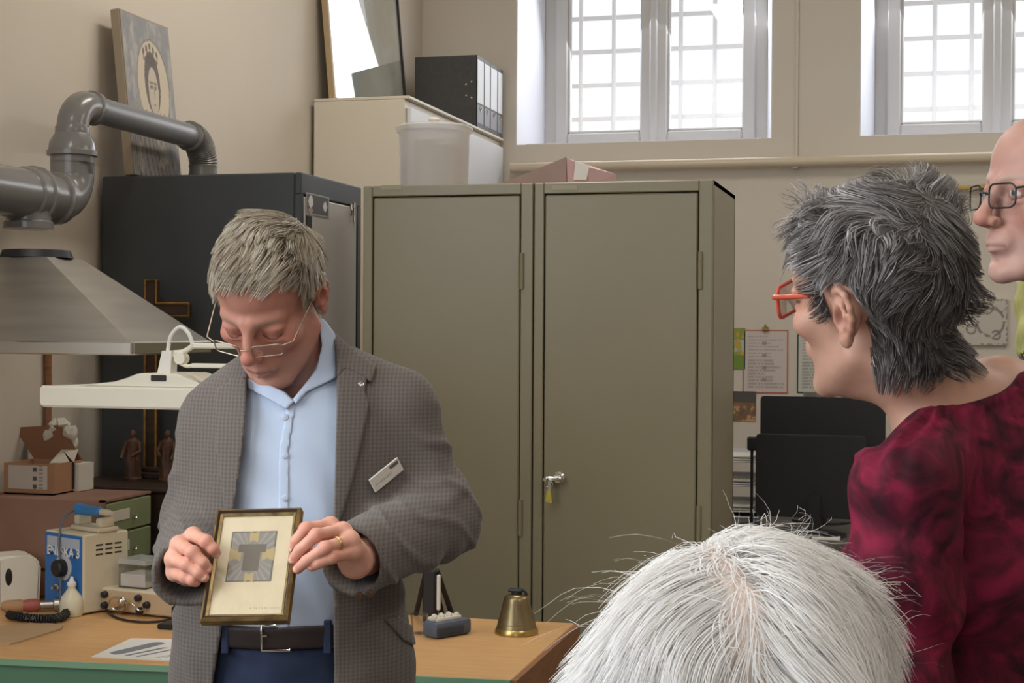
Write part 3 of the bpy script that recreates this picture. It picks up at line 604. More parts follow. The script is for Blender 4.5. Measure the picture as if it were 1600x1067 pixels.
# grey folded card stand on the drawer box
a, b_, c_ = P(97, 764, Y=dy1-.03), P(135, 764, Y=dy1-.03), P(100, 702, Y=dy1-.03)
t = thing('small_carton', 'small beige carton with a lifted lid beside the cardboard carton', 'carton', (a.x, dy1-.05, dzt))
bm = B(); zz = P(100, 722, Y=dy1-.05).z; bx(bm, (a.x-.005, dy1-.085, dzt+.001), (b_.x+.01, dy1-.01, zz), .001); obj('box', bm, M_label, t)
bm = B(); prism(bm, [(a.x, dy1-.09, zz+.001), (b_.x-.003, dy1-.09, zz+.002), (b_.x-.02, dy1-.04, c_.z), (a.x+.004, dy1-.04, c_.z)], (0, .003, .002)); obj('lid', bm, M_white, t)
bm = B(); prism(bm, [P(100, 706, Y=dy1-.092), P(116, 724, Y=dy1-.092), P(115, 764, Y=dy1-.092), P(112, 764, Y=dy1-.092), P(112, 728, Y=dy1-.092)], (0, .002, 0)); obj('side_flap', bm, M_darkw, t)
# low dark chest behind the bench carrying cross and figures
cz = P(255, 775, Y=3.62).z
bm = B(); bx(bm, (-2.25, 3.69, 0), (-1.55, 3.985, cz), .006); t = thing('dark_chest', 'low dark brown wooden chest behind the workbench, under the cross', 'chest', (-1.9, 3.8, 0)); obj('body', bm, M_darkw, t)
bm = B(); bx(bm, (-2.26, 3.675, cz), (-1.54, 3.99, cz+.014), .004); obj('lid', bm, M_darkw, t)
cz += .014
cp = P(238, 600, Y=3.93); ct = P(238, 438, Y=3.93).z; ca = P(298, 484, Y=3.93)
t = thing('altar_cross', 'dark wooden cross with gilded edges on the chest against the black cabinet', 'cross', (cp.x, 3.93, cz))
hw = .017; zc1, zc2 = P(298, 494, Y=3.93).z, P(298, 474, Y=3.93).z
bm = B(); bx(bm, (cp.x-hw, 3.92, cz+.03), (cp.x+hw, 3.94, ct), .002); bx(bm, (2*cp.x-ca.x, 3.92, zc1), (ca.x, 3.94, zc2), .002); obj('beams', bm, M_darkw, t)
xo = [(cp.x-hw, cz+.03), (cp.x-hw, zc1), (2*cp.x-ca.x, zc1), (2*cp.x-ca.x, zc2), (cp.x-hw, zc2), (cp.x-hw, ct), (cp.x+hw, ct), (cp.x+hw, zc2), (ca.x, zc2), (ca.x, zc1), (cp.x+hw, zc1), (cp.x+hw, cz+.03)]
bm = B(); tube(bm, [(x, 3.918, z) for x, z in xo], .0042, 6); obj('gilt_edge', bm, M_gold, t)
bm = B(); bx(bm, (cp.x-.06, 3.88, cz+.0005), (cp.x+.06, 3.975, cz+.018), .003); bx(bm, (cp.x-.035, 3.9, cz+.018), (cp.x+.035, 3.96, cz+.032), .003); obj('foot', bm, M_darkw, t)
M_statue = mat('carved_wood_figure', S(98, 66, 45), .55, col2=S(72, 47, 34), scale=22)
def statue(px, ztop_px, label, flip):
    b0 = P(px, 765, Y=3.84); H_ = P(px, ztop_px, Y=3.84).z-cz
    t = thing('carved_figure', label, 'figurine', (b0.x, 3.84, cz), 'carved figures on the dark chest')
    bm = B(); k = H_/.17; n = 20
    prof = [(0, 0), (.03, 0), (.031, .008), (.027, .012), (.0265, .03), (.024, .07), (.021, .1), (.023, .12), (.022, .133), (.011, .141), (.008, .146)]
    lathe(bm, [(r*k, z*k) for r, z in prof], (b0.x, 3.84, cz+.0005), n=n)
    for q in bm.verts:
        d = q.co-Vector((b0.x, 3.84, 0)); a = math.atan2(d.y, d.x); zz = (q.co.z-cz)/k
        if .02 < zz < .11: q.co.x += d.x*.14*math.sin(a*7+zz*30); q.co.y += d.y*.14*math.sin(a*7+zz*30)
    obj('robe', bm, M_statue, t)
    bm = B(); bmesh.ops.create_uvsphere(bm, u_segments=14, v_segments=10, radius=.0125*k, matrix=Matrix.Translation((b0.x, 3.838, cz+.157*k)) @ Matrix.Diagonal((.85, .95, 1.15, 1)))
    cyl(bm, (b0.x, 3.84, cz+.138*k), (b0.x, 3.84, cz+.15*k), .006*k, n=10); obj('head', bm, M_statue, t)
    for s in (-1, 1):
        bm = B(); x = b0.x; tube(bm, [(x+s*.021*k, 3.84, cz+.13*k), (x+s*.03*k, 3.832, cz+.1*k), (x+s*(.012 if s == flip else .028)*k, 3.812, cz+(.085 if s == flip else .075)*k)], [.008*k, .0075*k, .005*k], 10); obj('arm', bm, M_statue, t)
statue(208, 672, 'carved brown wooden saint figure standing by the altar cross, nearer the wall', 1)
statue(262, 672, 'carved brown wooden saint figure behind the sleeve of the man', -1)

# control box ENESKA 3
a, b_, c_ = on(70, 950), on(130, 962), on(178, 948)
MFr, Lf = frame_from(a, b_); dpt = .13; he = P(130, 836, Y=b_.y).z-ZB
T = lambda lo, hi, bev=0, bm=None, seg=1: bx(bm, lo, hi, bev, MFr, seg)
t = thing('control_box', 'beige control unit with a blue front panel and large dial on the workbench', 'control unit', (a+b_)/2)
bm = B(); T((0, 0, .004), (Lf, dpt, he), .004, bm); obj('housing', bm, M_beige, t)
for x in (.015, Lf-.015):
    for y_ in (.015, dpt-.015):
        bm = B(); p = MFr@Vector((x, y_, 0)); cyl(bm, p+Vector((0, 0, .0005)), p+Vector((0, 0, .005)), .007, n=10); obj('foot', bm, M_blackp, t)
bm = B(); T((.003, -.002, .008), (Lf-.004, .001, he-.004), .001, bm); pn = obj('front_panel', bm, M_blue, t)
bm = B(); T((.012, -.0028, he-.036), (Lf-.012, -.0005, he-.012), .0005, bm); obj('header_plate', bm, mat('plate_palegrey', S(176, 186, 200), .5), pn)
RT = MFr @ Matrix.Translation((Lf/2, -.0024, he-.047)) @ Matrix.Rotation(math.radians(90), 4, 'X')
text_mesh('lettering', 'ENESKA 3', .03, RT, M_paper, pn, bold=.0009)
kc = Vector((Lf*.52, -.002, he*.56)); RX = Matrix.Rotation(math.radians(90), 4, 'X')
bm = B(); lathe(bm, [(0, 0), (.031, 0), (.031, .003), (.026, .004), (0, .004)], (0, 0, 0), MFr@Matrix.Translation(kc)@RX, 28); obj('dial_scale', bm, mat('dial_grey', S(184, 186, 190), .4), pn)
bm = B(); lathe(bm, [(0, .004), (.021, .004), (.02, .022), (.017, .025), (0, .025)], (0, 0, 0), MFr@Matrix.Translation(kc)@RX, 24); obj('dial_knob', bm, M_blackp, pn)
kc = Vector((Lf*.36, -.002, he*.3)); bm = B(); lathe(bm, [(0, 0), (.009, 0), (.009, .004), (.005, .006), (.004, .016), (0, .017)], (0, 0, 0), MFr@Matrix.Translation(kc)@RX, 16); obj('toggle', bm, M_chrome, pn)
for x in (.2, .8):
    kc = Vector((Lf*x, -.002, he*.72)); bm = B(); lathe(bm, [(0, 0), (.004, 0), (.004, .003), (0, .003)], (0, 0, 0), MFr@Matrix.Translation(kc)@RX, 10); obj('screw', bm, mat('screw_dark', S(30, 60, 100), .4), pn)
for k in range(3):
    for j in range(3):
        bm = B(); T((Lf-.001, .035+.027*k, he-.03-.011*j), (Lf+.0008, .055+.027*k, he-.026-.011*j), 0, bm); obj('vent_slot', bm, M_greend, t)
zt_ = ZB+he
p0, p1 = P(103, 812, Y=b_.y+.02), P(150, 804, Y=b_.y+.05)
t = thing('handpiece_rest', 'beige cradle on top of the blue fronted control unit', 'cradle', MFr@Vector((Lf*.5, .06, he)))
bm = B(); T((Lf*.28, .04, he+.0005), (Lf*1.02, .10, he+.012), .004, bm, 2); T((Lf*.28, .05, he+.011), (Lf*.42, .09, he+.036), .006, bm, 2); T((Lf*.84, .05, he+.011), (Lf*1.0, .09, he+.034), .006, bm, 2); obj('cradle', bm, M_beige, t)
t = thing('rotary_handpiece', 'blue rotary handpiece lying in the cradle of the control unit', 'tool', MFr@Vector((Lf*.5, .07, he+.04)))
hx = [MFr@Vector((Lf*q, .07, he+.046)) for q in (.22, .25, .45, .8, .82, 1.0, 1.1)]
bm = B(); tube(bm, hx[:5], [.012, .0165, .013, .0125, .009], 16); obj('grip', bm, M_bluehp, t)
bm = B(); tube(bm, hx[4:], [.008, .008, .005], 12); obj('collet', bm, M_beige, t)
q0 = hx[0]; bm = B(); cdr = [q0, q0+Vector((-.006, -.05, -.012)), q0+Vector((.0, -.085, -.06)), q0+Vector((.01, -.095, -.13)), Vector((q0.x+.014, q0.y-.1, ZB+.03)), Vector((q0.x+.01, q0.y-.1, ZB+.004))]
def smooth(pts, n=6):
    pts = [Vector(p) for p in pts]; out = []
    for i in range(len(pts)-1):
        p0, p1, p2, p3 = pts[max(i-1, 0)], pts[i], pts[i+1], pts[min(i+2, len(pts)-1)]
        for k in range(n):
            s = k/n; out.append(.5*((2*p1)+(p2-p0)*s+(2*p0-5*p1+4*p2-p3)*s*s+(3*p1-p0-3*p2+p3)*s**3))
    return out+[pts[-1]]
tube(bm, smooth(cdr), .003, 8); obj('cord', bm, mat('cord_grey', S(96, 104, 112), .5), t)
# white housing at far left
a, b_ = on(-30, 952), on(62, 945); MFr2, Lf2 = frame_from(a, b_)
t = thing('polishing_motor', 'rounded white machine housing with a dark slot at the wall end of the workbench', 'machine', (a+b_)/2)
h2 = P(40, 866, Y=b_.y).z-ZB
bm = B(); poly = [(0, 0), (Lf2, 0), (Lf2+.004, h2*.8), (Lf2-.012, h2*.97), (Lf2-.035, h2), (Lf2*.3, h2), (.02, h2*.9), (0, h2*.7)]
prism(bm, [MFr2@Vector((x, 0, z+.001)) for x, z in poly], MFr2.to_3x3()@Vector((0, .1, 0))); bmesh.ops.bevel(bm, geom=[e for e in bm.edges], offset=.007, segments=3, affect='EDGES'); obj('housing', bm, M_ivory, t)
bm = B(); lathe(bm, [(0, 0), (.011, 0), (.009, .002), (0, .002)], (0, 0, 0), MFr2@Matrix.Translation((Lf2*.47, .0005, h2*.6))@RX@Matrix.Diagonal((.8, 2.0, 1, 1)), 20); obj('slot', bm, M_blackp, t)
bm = B(); bx(bm, (Lf2*.3, -.002, .01), (Lf2*.33, .001, h2*.93), .001, MFr2); obj('seam', bm, M_label, t)
# mat, hand tool, coiled cord, bottle
q = [on(-60, 985), on(60, 974), on(98, 978), on(96, 984), on(30, 1004), on(15, 1008), on(-60, 1010)]
bm = B(); prism(bm, [p+Vector((0, 0, .0035)) for p in q], (0, 0, -.003)); tag(obj('leather_mat', bm, M_leather), 'tan leather mat on the workbench near the white housing', 'mat')
t = thing('handpiece', 'brown and red hand tool lying beside the coiled cord', 'tool', on(50, 962))
a, b_ = on(2, 958)+Zv*.016, on(104, 955)+Zv*.018
dd = (b_-a)
bm = B(); tube(bm, [a, a+dd*.06, a+dd*.3, a+dd*.34], [.009, .014, .015, .013], 14); obj('wood_grip', bm, mat('tool_wood', S(176, 136, 98), .6), t)
bm = B(); tube(bm, [a+dd*.34, a+dd*.4, a+dd*.55, a+dd*.6], [.013, .015, .015, .011], 14); obj('red_sleeve', bm, mat('tool_red', S(162, 88, 78), .5), t)
bm = B(); tube(bm, [a+dd*.6, a+dd*.8, a+dd*.82, a+dd], [.01, .01, .017, .017], 14); obj('chuck', bm, M_steel, t)
a = [on(14, 968), on(30, 972), on(60, 975), on(85, 974), on(100, 970), on(104, 962)]
a = smooth([p+Zv*.012 for p in a], 12); bm = B()
hel = []; 
for i in range(len(a)-1):
    for k in range(4):
        s = (i*4+k); p = a[i].lerp(a[i+1], k/4); dx = (a[i+1]-a[i]).normalized(); x_, y_ = ring_frame(dx); an = s*.95
        hel.append(p+(x_*math.cos(an)+y_*math.sin(an))*.0085)
tube(bm, hel, .0026, 6); tag(obj('coiled_cord', bm, M_blackp), 'black coiled cord on the workbench in front of the hand tool', 'cord')
bp_ = on(112, 962); t = thing('dropper_bottle', 'small cream plastic squeeze bottle standing by the control unit', 'bottle', bp_)
bm = B(); lathe(bm, [(0, 0), (.024, 0), (.027, .006), (.0275, .03), (.023, .046), (.012, .06), (.009, .064), (.009, .07)], bp_+Zv*.0005, n=24); obj('body', bm, M_bottle, t)
bm = B(); lathe(bm, [(0, .071), (.0105, .071), (.0105, .078), (.006, .082), (.003, .092), (0, .093)], bp_, n=18); obj('nozzle', bm, M_paper, t)
# beige amplifier box with knobs
a, b_ = on(153, 956), on(300, 972); MFa, La = frame_from(a, b_); ha = P(153, 917, Y=a.y).z-ZB; da = .12
t = thing('bench_power_supply', 'flat beige metal box with black knobs on the workbench beside the man', 'power supply', (a+b_)/2)
bm = B(); bx(bm, (0, 0, .006), (La, da, ha), .003, MFa); obj('housing', bm, M_beige, t)
bm = B(); bx(bm, (.003, -.002, .009), (La-.003, .001, ha-.004), .001, MFa); fp = obj('front_panel', bm, mat('panel_tan', S(192, 166, 132), .45), t)
for x, z in ((.025, .75), (.025, .32), (.125, .74), (.13, .25), (.02+.13, .5)):
    bm = B(); lathe(bm, [(0, 0), (.0085, 0), (.008, .01), (.006, .012), (0, .012)], (0, 0, 0), MFa@Matrix.Translation((x, -.002, ha*z))@RX, 16); obj('knob', bm, M_blackp, fp)
for x in (.02, La-.02):
    bm = B(); p = MFa@Vector((x, .02, 0)); cyl(bm, p+Zv*.0005, p+Zv*.007, .008, n=10); obj('foot', bm, M_blackp, t)
t = thing('clip_magnifier', 'chrome framed small magnifier hung on the front of the beige box', 'magnifier', MFa@Vector((.08, -.02, ha*.4)))
cM = MFa@Vector((.075, -.018, ha*.45))
bm = B(); e1, e2 = MFa.to_3x3()@Vector((1, 0, 0)), MFa.to_3x3()@Vector((0, -.35, .94)); tube(bm, arc(cM, e1*1.35, e2, .019, 0, 2*math.pi*23/24, 23), .0028, 8, closed=True); obj('lens_ring', bm, M_chrome, t)
bm = B(); vs = [bm.verts.new(p) for p in arc(cM, e1*1.35, e2, .018, 0, 2*math.pi*23/24, 23)]; bm.faces.new(vs); obj('lens', bm, M_clear, t)
bm = B(); bmesh.ops.create_uvsphere(bm, u_segments=16, v_segments=10, radius=.011, matrix=Matrix.Translation(cM+e1*.02+e2*.012+Vector((0, -.008, 0)))); tube(bm, smooth([cM+e1*.024, cM+e1*.045+e2*.006, cM+e1*.06-e2*.01, cM+e1*.08-e2*.004]), .002, 6); obj('ball_joint', bm, M_chrome, t)
a = [on(160, 950)+Zv*.012, on(175, 964)+Zv*.004, on(205, 973)+Zv*.004, on(245, 974)+Zv*.004, on(275, 968)+Zv*.006, on(300, 962)+Zv*.01]
bm = B(); tube(bm, smooth(a, 8), .003, 8); tag(obj('black_lead', bm, M_blackp), 'black electric lead lying in front of the beige box', 'cable')
a = MFa@Vector((.045, .03, ha)); b_ = MFa@Vector((.12, .03, ha))
t = thing('clear_box', 'clear plastic box holding white powder on top of the beige box', 'box', (a+b_)/2)
hc = P(195, 872, Y=a.y).z-a.z
bm = B()
for lo, hi in (((.045, .02, .001), (.125, .022, hc-.012)), ((.045, .098, .001), (.125, .1, hc-.012)), ((.045, .022, .001), (.047, .098, hc-.012)), ((.123, .022, .001), (.125, .098, hc-.012)), ((.045, .02, .0005), (.125, .1, .0025))): bx(bm, (lo[0], lo[1], lo[2]+ha), (hi[0], hi[1], hi[2]+ha), 0, MFa)
obj('tray', bm, M_clear, t)
bm = B(); bx(bm, (.0475, .0225, ha+.0028), (.1225, .0975, ha+hc*.48), .002, MFa); obj('contents', bm, M_paper, t)
bm = B(); bx(bm, (.0435, .0185, ha+hc-.012), (.1265, .1015, ha+hc), .001, MFa); obj('lid', bm, mat('lid_clear', S(206, 206, 204), .2, alpha=.45), t)
# black foot stand and sheet
a = on(272, 982); t = thing('small_stand', 'small black metal stand with an upright post on the workbench', 'stand', a)
bm = B(); bx(bm, a+Vector((-.033, -.02, .0005)), a+Vector((.04, .03, .012)), .003); obj('base', bm, M_blackm, t)
bm = B(); bx(bm, a+Vector((-.006, -.004, .012)), a+Vector((.012, .012, .05)), .003); bx(bm, a+Vector((-.003, 0, .046)), a+Vector((.007, .008, .066)), .003); obj('post', bm, M_blackm, t)
q = [on(143, 1027), on(285, 1034), on(320, 1000), on(205, 998)]
bm = B(); prism(bm, [p+Vector((0, 0, .0012)) for p in q], (0, 0, -.001)); t = obj('printed_sheet', bm, M_paper); tag(t, 'white sheet printed with grey tool pictures at the front edge of the workbench', 'paper')
def tools_fn(U, V_):
    c = np.tile(np.array(S(222, 218, 210)), (len(U), 1)); ink = S(128, 130, 136)
    for x0, y0, x1, y1, w_ in ((.2, .25, .42, .8, .09), (.36, .15, .6, .6, .03), (.5, .12, .8, .66, .025), (.72, .1, .98, .5, .012), (.78, .1, 1.0, .42, .01)):
        d = np.array([x1-x0, y1-y0]); tt = np.clip(((U-x0)*d[0]+(V_-y0)*d[1])/(d@d), 0, 1); c = mixc(c, ink, np.hypot(U-x0-tt*d[0], V_-y0-tt*d[1]) < w_)
    return c
Uv = np.array(q[1]-q[0]); Vv_ = np.array(q[3]-q[0])
painted('tool_pictures', q[0]+Vector((0, 0, .0016)), Uv*.93, Vv_*.97, 60, 50, tools_fn, M_print, t)
# pouch, black stand, clear cup and bell at the free end
a, b_ = on(682, 1000), on(738, 990); MFp, Lp = frame_from(a, b_)
t = thing('tool_pouch', 'blue grey fabric pouch with pale lining between the black stand and the bell', 'pouch', (a+b_)/2)
bm = B(); bx(bm, (0, 0, .001), (Lp, .05, .036), .008, MFp, 2); obj('pouch', bm, M_pouch, t)
bm = B(); bx(bm, (Lp*.1, .01, .034), (Lp*.8, .045, .044), .004, MFp, 2)
for k in range(7):
    p = MFp@Vector((Lp*(.12+.1*k), .02+.015*(k % 2), .043)); bmesh.ops.create_icosphere(bm, subdivisions=2, radius=.007, matrix=Matrix.Translation(p))
obj('lining', bm, M_fluff, t)
bm = B(); bx(bm, (Lp*.02, -.003, .008), (Lp*.75, .0005, .026), .002, MFp); obj('strap', bm, mat('strap_dark', S(56, 62, 74), .7), t)
a = on(672, 972); t = thing('tripod_stand', 'black folding tripod stand behind the pouch on the workbench', 'stand', a)
tp_ = P(672, 890, Y=a.y)
bm = B(); bx(bm, a+Vector((-.016, -.012, .0005)), Vector((a.x+.016, a.y+.012, tp_.z)), .004); obj('column', bm, M_blackp, t)
for p, q in (((a.x+.016, a.y, tp_.z+.0), on(706, 962)+Zv*.004), ((a.x-.01, a.y, tp_.z), on(650, 962)+Zv*.004), ((a.x, a.y+.01, tp_.z), Vector((a.x, a.y+.09, ZB+.005)))):
    bm = B(); tube(bm, [p, q], [.006, .0065], 8); obj('leg', bm, M_blackp, t)
bm = B(); bx(bm, Vector((a.x+.018, a.y-.01, ZB+.03)), Vector((a.x+.026, a.y, tp_.z-.01)), .002); obj('scale_strip', bm, M_paper, t)
a = on(655, 990); t = thing('clear_cup', 'small clear plastic cup at the edge of the jacket of the man', 'cup', a)
bm = B(); lathe(bm, [(0, .001), (.017, .001), (.02, .045), (.0188, .045), (.0158, .003), (0, .003)], a, n=24); obj('body', bm, M_clear, t)
a = on(807, 989); t = thing('hand_bell', 'bronze table bell with a black button near the free end of the workbench', 'bell', a)
rb = .049
bm = B(); lathe(bm, [(rb-.003, .001), (rb, .001), (rb, .006), (rb-.003, .012), (rb-.0035, .013)], a, n=40); obj('lip', bm, M_brassb, t)
bm = B(); lathe(bm, [(rb-.004, .0125), (rb-.006, .02), (rb-.007, .0225), (rb-.0065, .024), (rb-.0115, .04), (rb-.018, .068), (rb-.020, .078), (rb-.0225, .083), (rb-.029, .087), (0, .0885)], a, n=40); obj('body', bm, M_brass, t)
bm = B(); cyl(bm, a+Zv*.087, a+Zv*.094, .012, n=16); bx(bm, a+Vector((-.018, -.012, .092)), a+Vector((.016, .012, .1)), .004, seg=2); tube(bm, arc(a+Vector((.014, 0, .088)), (1, 0, 0), (0, 0, 1), .008, -.4, 2.6, 8), .003, 8); obj('button', bm, M_blackp, t)

# ================================================================== magnifier lamp
LY = 3.0
t = thing('magnifier_lamp', 'white magnifier lamp head on an arm above the workbench, beside the man', 'lamp', P(180, 620, Y=LY))
x0, x1, x2 = P(61, 620, Y=LY).x, P(286, 620, Y=LY).x, P(345, 620, Y=LY).x
z0, z1 = P(120, 637, Y=LY).z, P(62, 601, Y=LY).z; dl = .17
bm = B(); poly = [(x0+.004, z0), (x2-.004, z0), (x2, z0+.006), (x2, z1-.002), (x0, z1-.002), (x0, z0+.006)]
prism(bm, [(x, LY, z) for x, z in poly], (0, dl, 0)); bmesh.ops.bevel(bm, geom=list(bm.edges), offset=.004, segments=2, affect='EDGES')
hd_ = obj('head', bm, M_ivory, t)
zb1, zb2 = P(225, 583, Y=LY+.03).z, z1
xa, xb, xc, xd = [P(p, 590, Y=LY+.03).x for p in (186, 222, 283, 306)]
bm = B(); prism(bm, [(x0+.01, LY+.012, z1-.003), (xa, LY+.012, z1+.006), (xb, LY+.012, zb1), (xc, LY+.012, zb1), (xd, LY+.012, z1+.012), (x2-.004, LY+.012, z1-.003)], (0, dl-.02, 0)); bmesh.ops.bevel(bm, geom=list(bm.edges), offset=.003, segments=2, affect='EDGES'); obj('hump', bm, M_ivory, t)
a = P(236, 595, Y=LY+.012); b_ = P(260, 586, Y=LY+.012); bm = B(); bx(bm, (a.x, LY+.009, a.z), (b_.x, LY+.0125, b_.z), .0015); obj('switch', bm, M_blackp, t)
a, b_ = P(246, 582, Y=LY+.06), P(262, 548, Y=LY+.06)
bm = B(); prism(bm, [P(245, 586, Y=LY+.05), P(266, 586, Y=LY+.05), P(268, 548, Y=LY+.05), P(253, 548, Y=LY+.05)], (0, .03, 0)); obj('bracket', bm, M_paper, t)
bm = B(); c0 = P(262, 550, Y=LY+.065); tube(bm, smooth([c0, P(267, 525, Y=LY+.065), P(281, 511, Y=LY+.065), P(294, 520, Y=LY+.065), P(301, 538, Y=LY+.065)], 8), .0045, 10); obj('cable', bm, M_paper, t)
k0, k1 = P(302, 540, Y=LY+.065), P(360, 545, Y=LY+.08)
bm = B(); bx(bm, k0+Vector((0, -.008, -.006)), Vector((k1.x+.13, k0.y+.008, k0.z+.006)), .003); obj('upper_arm', bm, M_ivory, t)
k2 = P(300, 571, Y=LY+.065); bm = B(); bx(bm, k2+Vector((0, -.007, -.005)), Vector((k1.x+.13, k2.y+.007, k2.z+.005)), .002); obj('lower_arm', bm, M_ivory, t)
bm = B(); tube(bm, smooth([P(264, 552, Y=LY+.065), P(276, 551, Y=LY+.065), P(288, 549, Y=LY+.065), k0]), .006, 10); tube(bm, smooth([P(270, 552, Y=LY+.06), P(280, 566, Y=LY+.06), P(292, 572, Y=LY+.06), k2]), .004, 8); lathe(bm, [(0, -.012), (.013, -.012), (.013, .012), (0, .012)], P(284, 560, Y=LY+.065), RX, 18); obj('knuckle', bm, M_ivory, t)
# support post of the lamp arm, clamped to the bench behind the man
px_ = k1.x+.13; bm = B(); bx(bm, (px_-.02, LY+.03, k2.z-.012), (px_+.02, LY+.1, k0.z+.012), .004); cyl(bm, (px_, LY+.065, ZB+.001), (px_, LY+.065, k2.z), .012, n=14); bx(bm, (px_-.04, LY+.03, ZB+.0005), (px_+.04, LY+.1, ZB+.02), .004); obj('post', bm, M_ivory, t)

# ================================================================== desk with monitors
DZ = .755
t = thing('desk', 'dark desk with a modesty panel below the notices on the back wall', 'desk', (.2, 6.0, 0))
bm = B(); bx(bm, (-.9, 5.65, DZ-.03), (1.3, 6.55, DZ), .004); obj('desk_top', bm, mat('desk_grey', S(96, 92, 88), .5), t)
bm = B(); bx(bm, (-.8, 5.72, .25), (1.2, 5.74, DZ-.03)); obj('modesty_panel', bm, M_blackp, t)
for x in (-.85, 1.22):
    bm = B(); bx(bm, (x, 5.7, 0), (x+.04, 6.5, DZ-.03), .003); obj('side_panel', bm, M_blackp, t)
def monitor(pl, pr, pt, pb, Y, label, stem=True):
    a, b_ = P(pl, pb, Y=Y), P(pr, pt, Y=Y); cx = (a.x+b_.x)/2
    t = thing('monitor', label, 'monitor', (cx, Y, DZ), 'monitors on the desk')
    bm = B(); w_, h_ = b_.x-a.x, b_.z-a.z
    prism(bm, [(cx+x, Y, (a.z+b_.z)/2+z) for x, z in rrect(w_, h_, .012, 4)], (0, .03, 0)); bmesh.ops.bevel(bm, geom=[e for e in bm.edges], offset=.004, segments=2, affect='EDGES'); obj('case', bm, M_blackp, t)
    bm = B(); bx(bm, (a.x+.012, Y+.03, a.z+.015), (b_.x-.012, Y+.032, b_.z-.012)); obj('screen', bm, mat('screen_off', S(16, 16, 18), .15), t)
    if stem:
        bm = B(); cs = cx+.02; prism(bm, [(cs+x, Y-.028, (a.z+DZ)/2-.02+z) for x, z in rrect(.045, (a.z+b_.z)/2-DZ+.07, .02, 5)], (0, .028, 0)); obj('neck', bm, M_blackp, t)
    else:
        bm = B(); cyl(bm, (cx, Y+.05, DZ+.01), (cx, Y+.05, a.z+.1), .02, n=14); bx(bm, (cx-.04, Y+.03, a.z+.04), (cx+.04, Y+.06, a.z+.12)); obj('neck', bm, M_blackp, t)
    bm = B(); lathe(bm, [(0, .0005), (.12, .0005), (.118, .01), (.03, .016), (0, .016)], (cx+(.02 if stem else 0), Y+(-.015 if stem else .05), DZ), n=32); obj('foot', bm, M_blackp, t)
monitor(1180, 1352, 682, 806, 5.85, 'black monitor seen from behind, the nearer of the two on the desk')
monitor(1187, 1384, 622, 790, 6.22, 'taller black monitor farther back on the desk, under the notices', False)
# webcam arm
a = P(1168, 690, Y=6.05); b_ = P(1182, 690, Y=6.05); t = thing('desk_lamp', 'small black jointed lamp beside the monitors', 'lamp', (a.x, 6.05, DZ))
bm = B(); bx(bm, (a.x, 6.03, P(1170, 703, Y=6.05).z), (b_.x+.03, 6.07, P(1170, 682, Y=6.05).z), .005); obj('shade', bm, M_blackp, t)
bm = B(); xx = P(1175, 700, Y=6.05).x; cyl(bm, (xx, 6.05, DZ+.01), (xx, 6.05, a.z), .006, n=10); obj('stem', bm, M_blackp, t)
bm = B(); lathe(bm, [(0, .0005), (.05, .0005), (.045, .012), (0, .014)], (xx, 6.05, DZ), n=24); obj('foot', bm, M_blackp, t)
# letter trays with papers
xa, xb = P(1128, 760, Y=6.3).x, P(1186, 760, Y=6.3).x
t = thing('letter_tray', 'stack of pale letter trays full of papers between locker and monitor', 'tray', ((xa+xb)/2, 6.4, DZ))
zs_ = [DZ+.0005, P(1160, 800, Y=6.3).z, P(1160, 760, Y=6.3).z, P(1160, 722, Y=6.3).z]
for z in zs_:
    bm = B(); bx(bm, (xa, 6.28, z), (xb, 6.52, z+.006), .002); bx(bm, (xa, 6.28, z), (xa+.004, 6.52, z+.035)); bx(bm, (xb-.004, 6.28, z), (xb, 6.52, z+.035)); bx(bm, (xa, 6.515, z), (xb, 6.52, z+.04)); obj('tray', bm, M_ltgrey, t)
for x in (xa, xb-.006):
    bm = B(); bx(bm, (x, 6.5, DZ+.001), (x+.006, 6.52, zs_[-1]), 0); obj('post', bm, M_ltgrey, t)
for k, z in enumerate(zs_[1:]):
    for j in range(2):
        z_ = z+.008+j*.012; bm = B(); r_ = random.uniform(-.05, .05); m_ = Matrix.Translation(((xa+xb)/2, 6.37, z_))@Matrix.Rotation(r_, 4, 'Z')
        bx(bm, (-.055, -.085, 0), (.055, .1, .008), .001, m_); o = obj('paper_stack', bm, M_paper if (j+k) % 2 else M_label)
        tag(o, ['white', 'cream'][(j+k) % 2 == 0]+' paper stack in the '+['bottom', 'middle', 'top'][k]+' letter tray, '+['under another stack', 'on top of another stack'][j], 'paper', 'papers in the letter trays')
for k, (pa, pb_, yy) in enumerate(((1196, 1252, 5.72), (1268, 1312, 5.70))):
    a, b_ = P(pa, 822, Y=yy), P(pb_, 822, Y=yy); bm = B(); bx(bm, (a.x, yy, DZ+.0006), (b_.x, yy+.1, DZ+.01), .002)
    tag(obj('paper_stack', bm, M_paper), ['white papers on the desk below the monitor, beside its foot nearer the lockers', 'white papers on the desk below the monitor, beside the maroon blouse'][k], 'paper', 'papers on the desk')
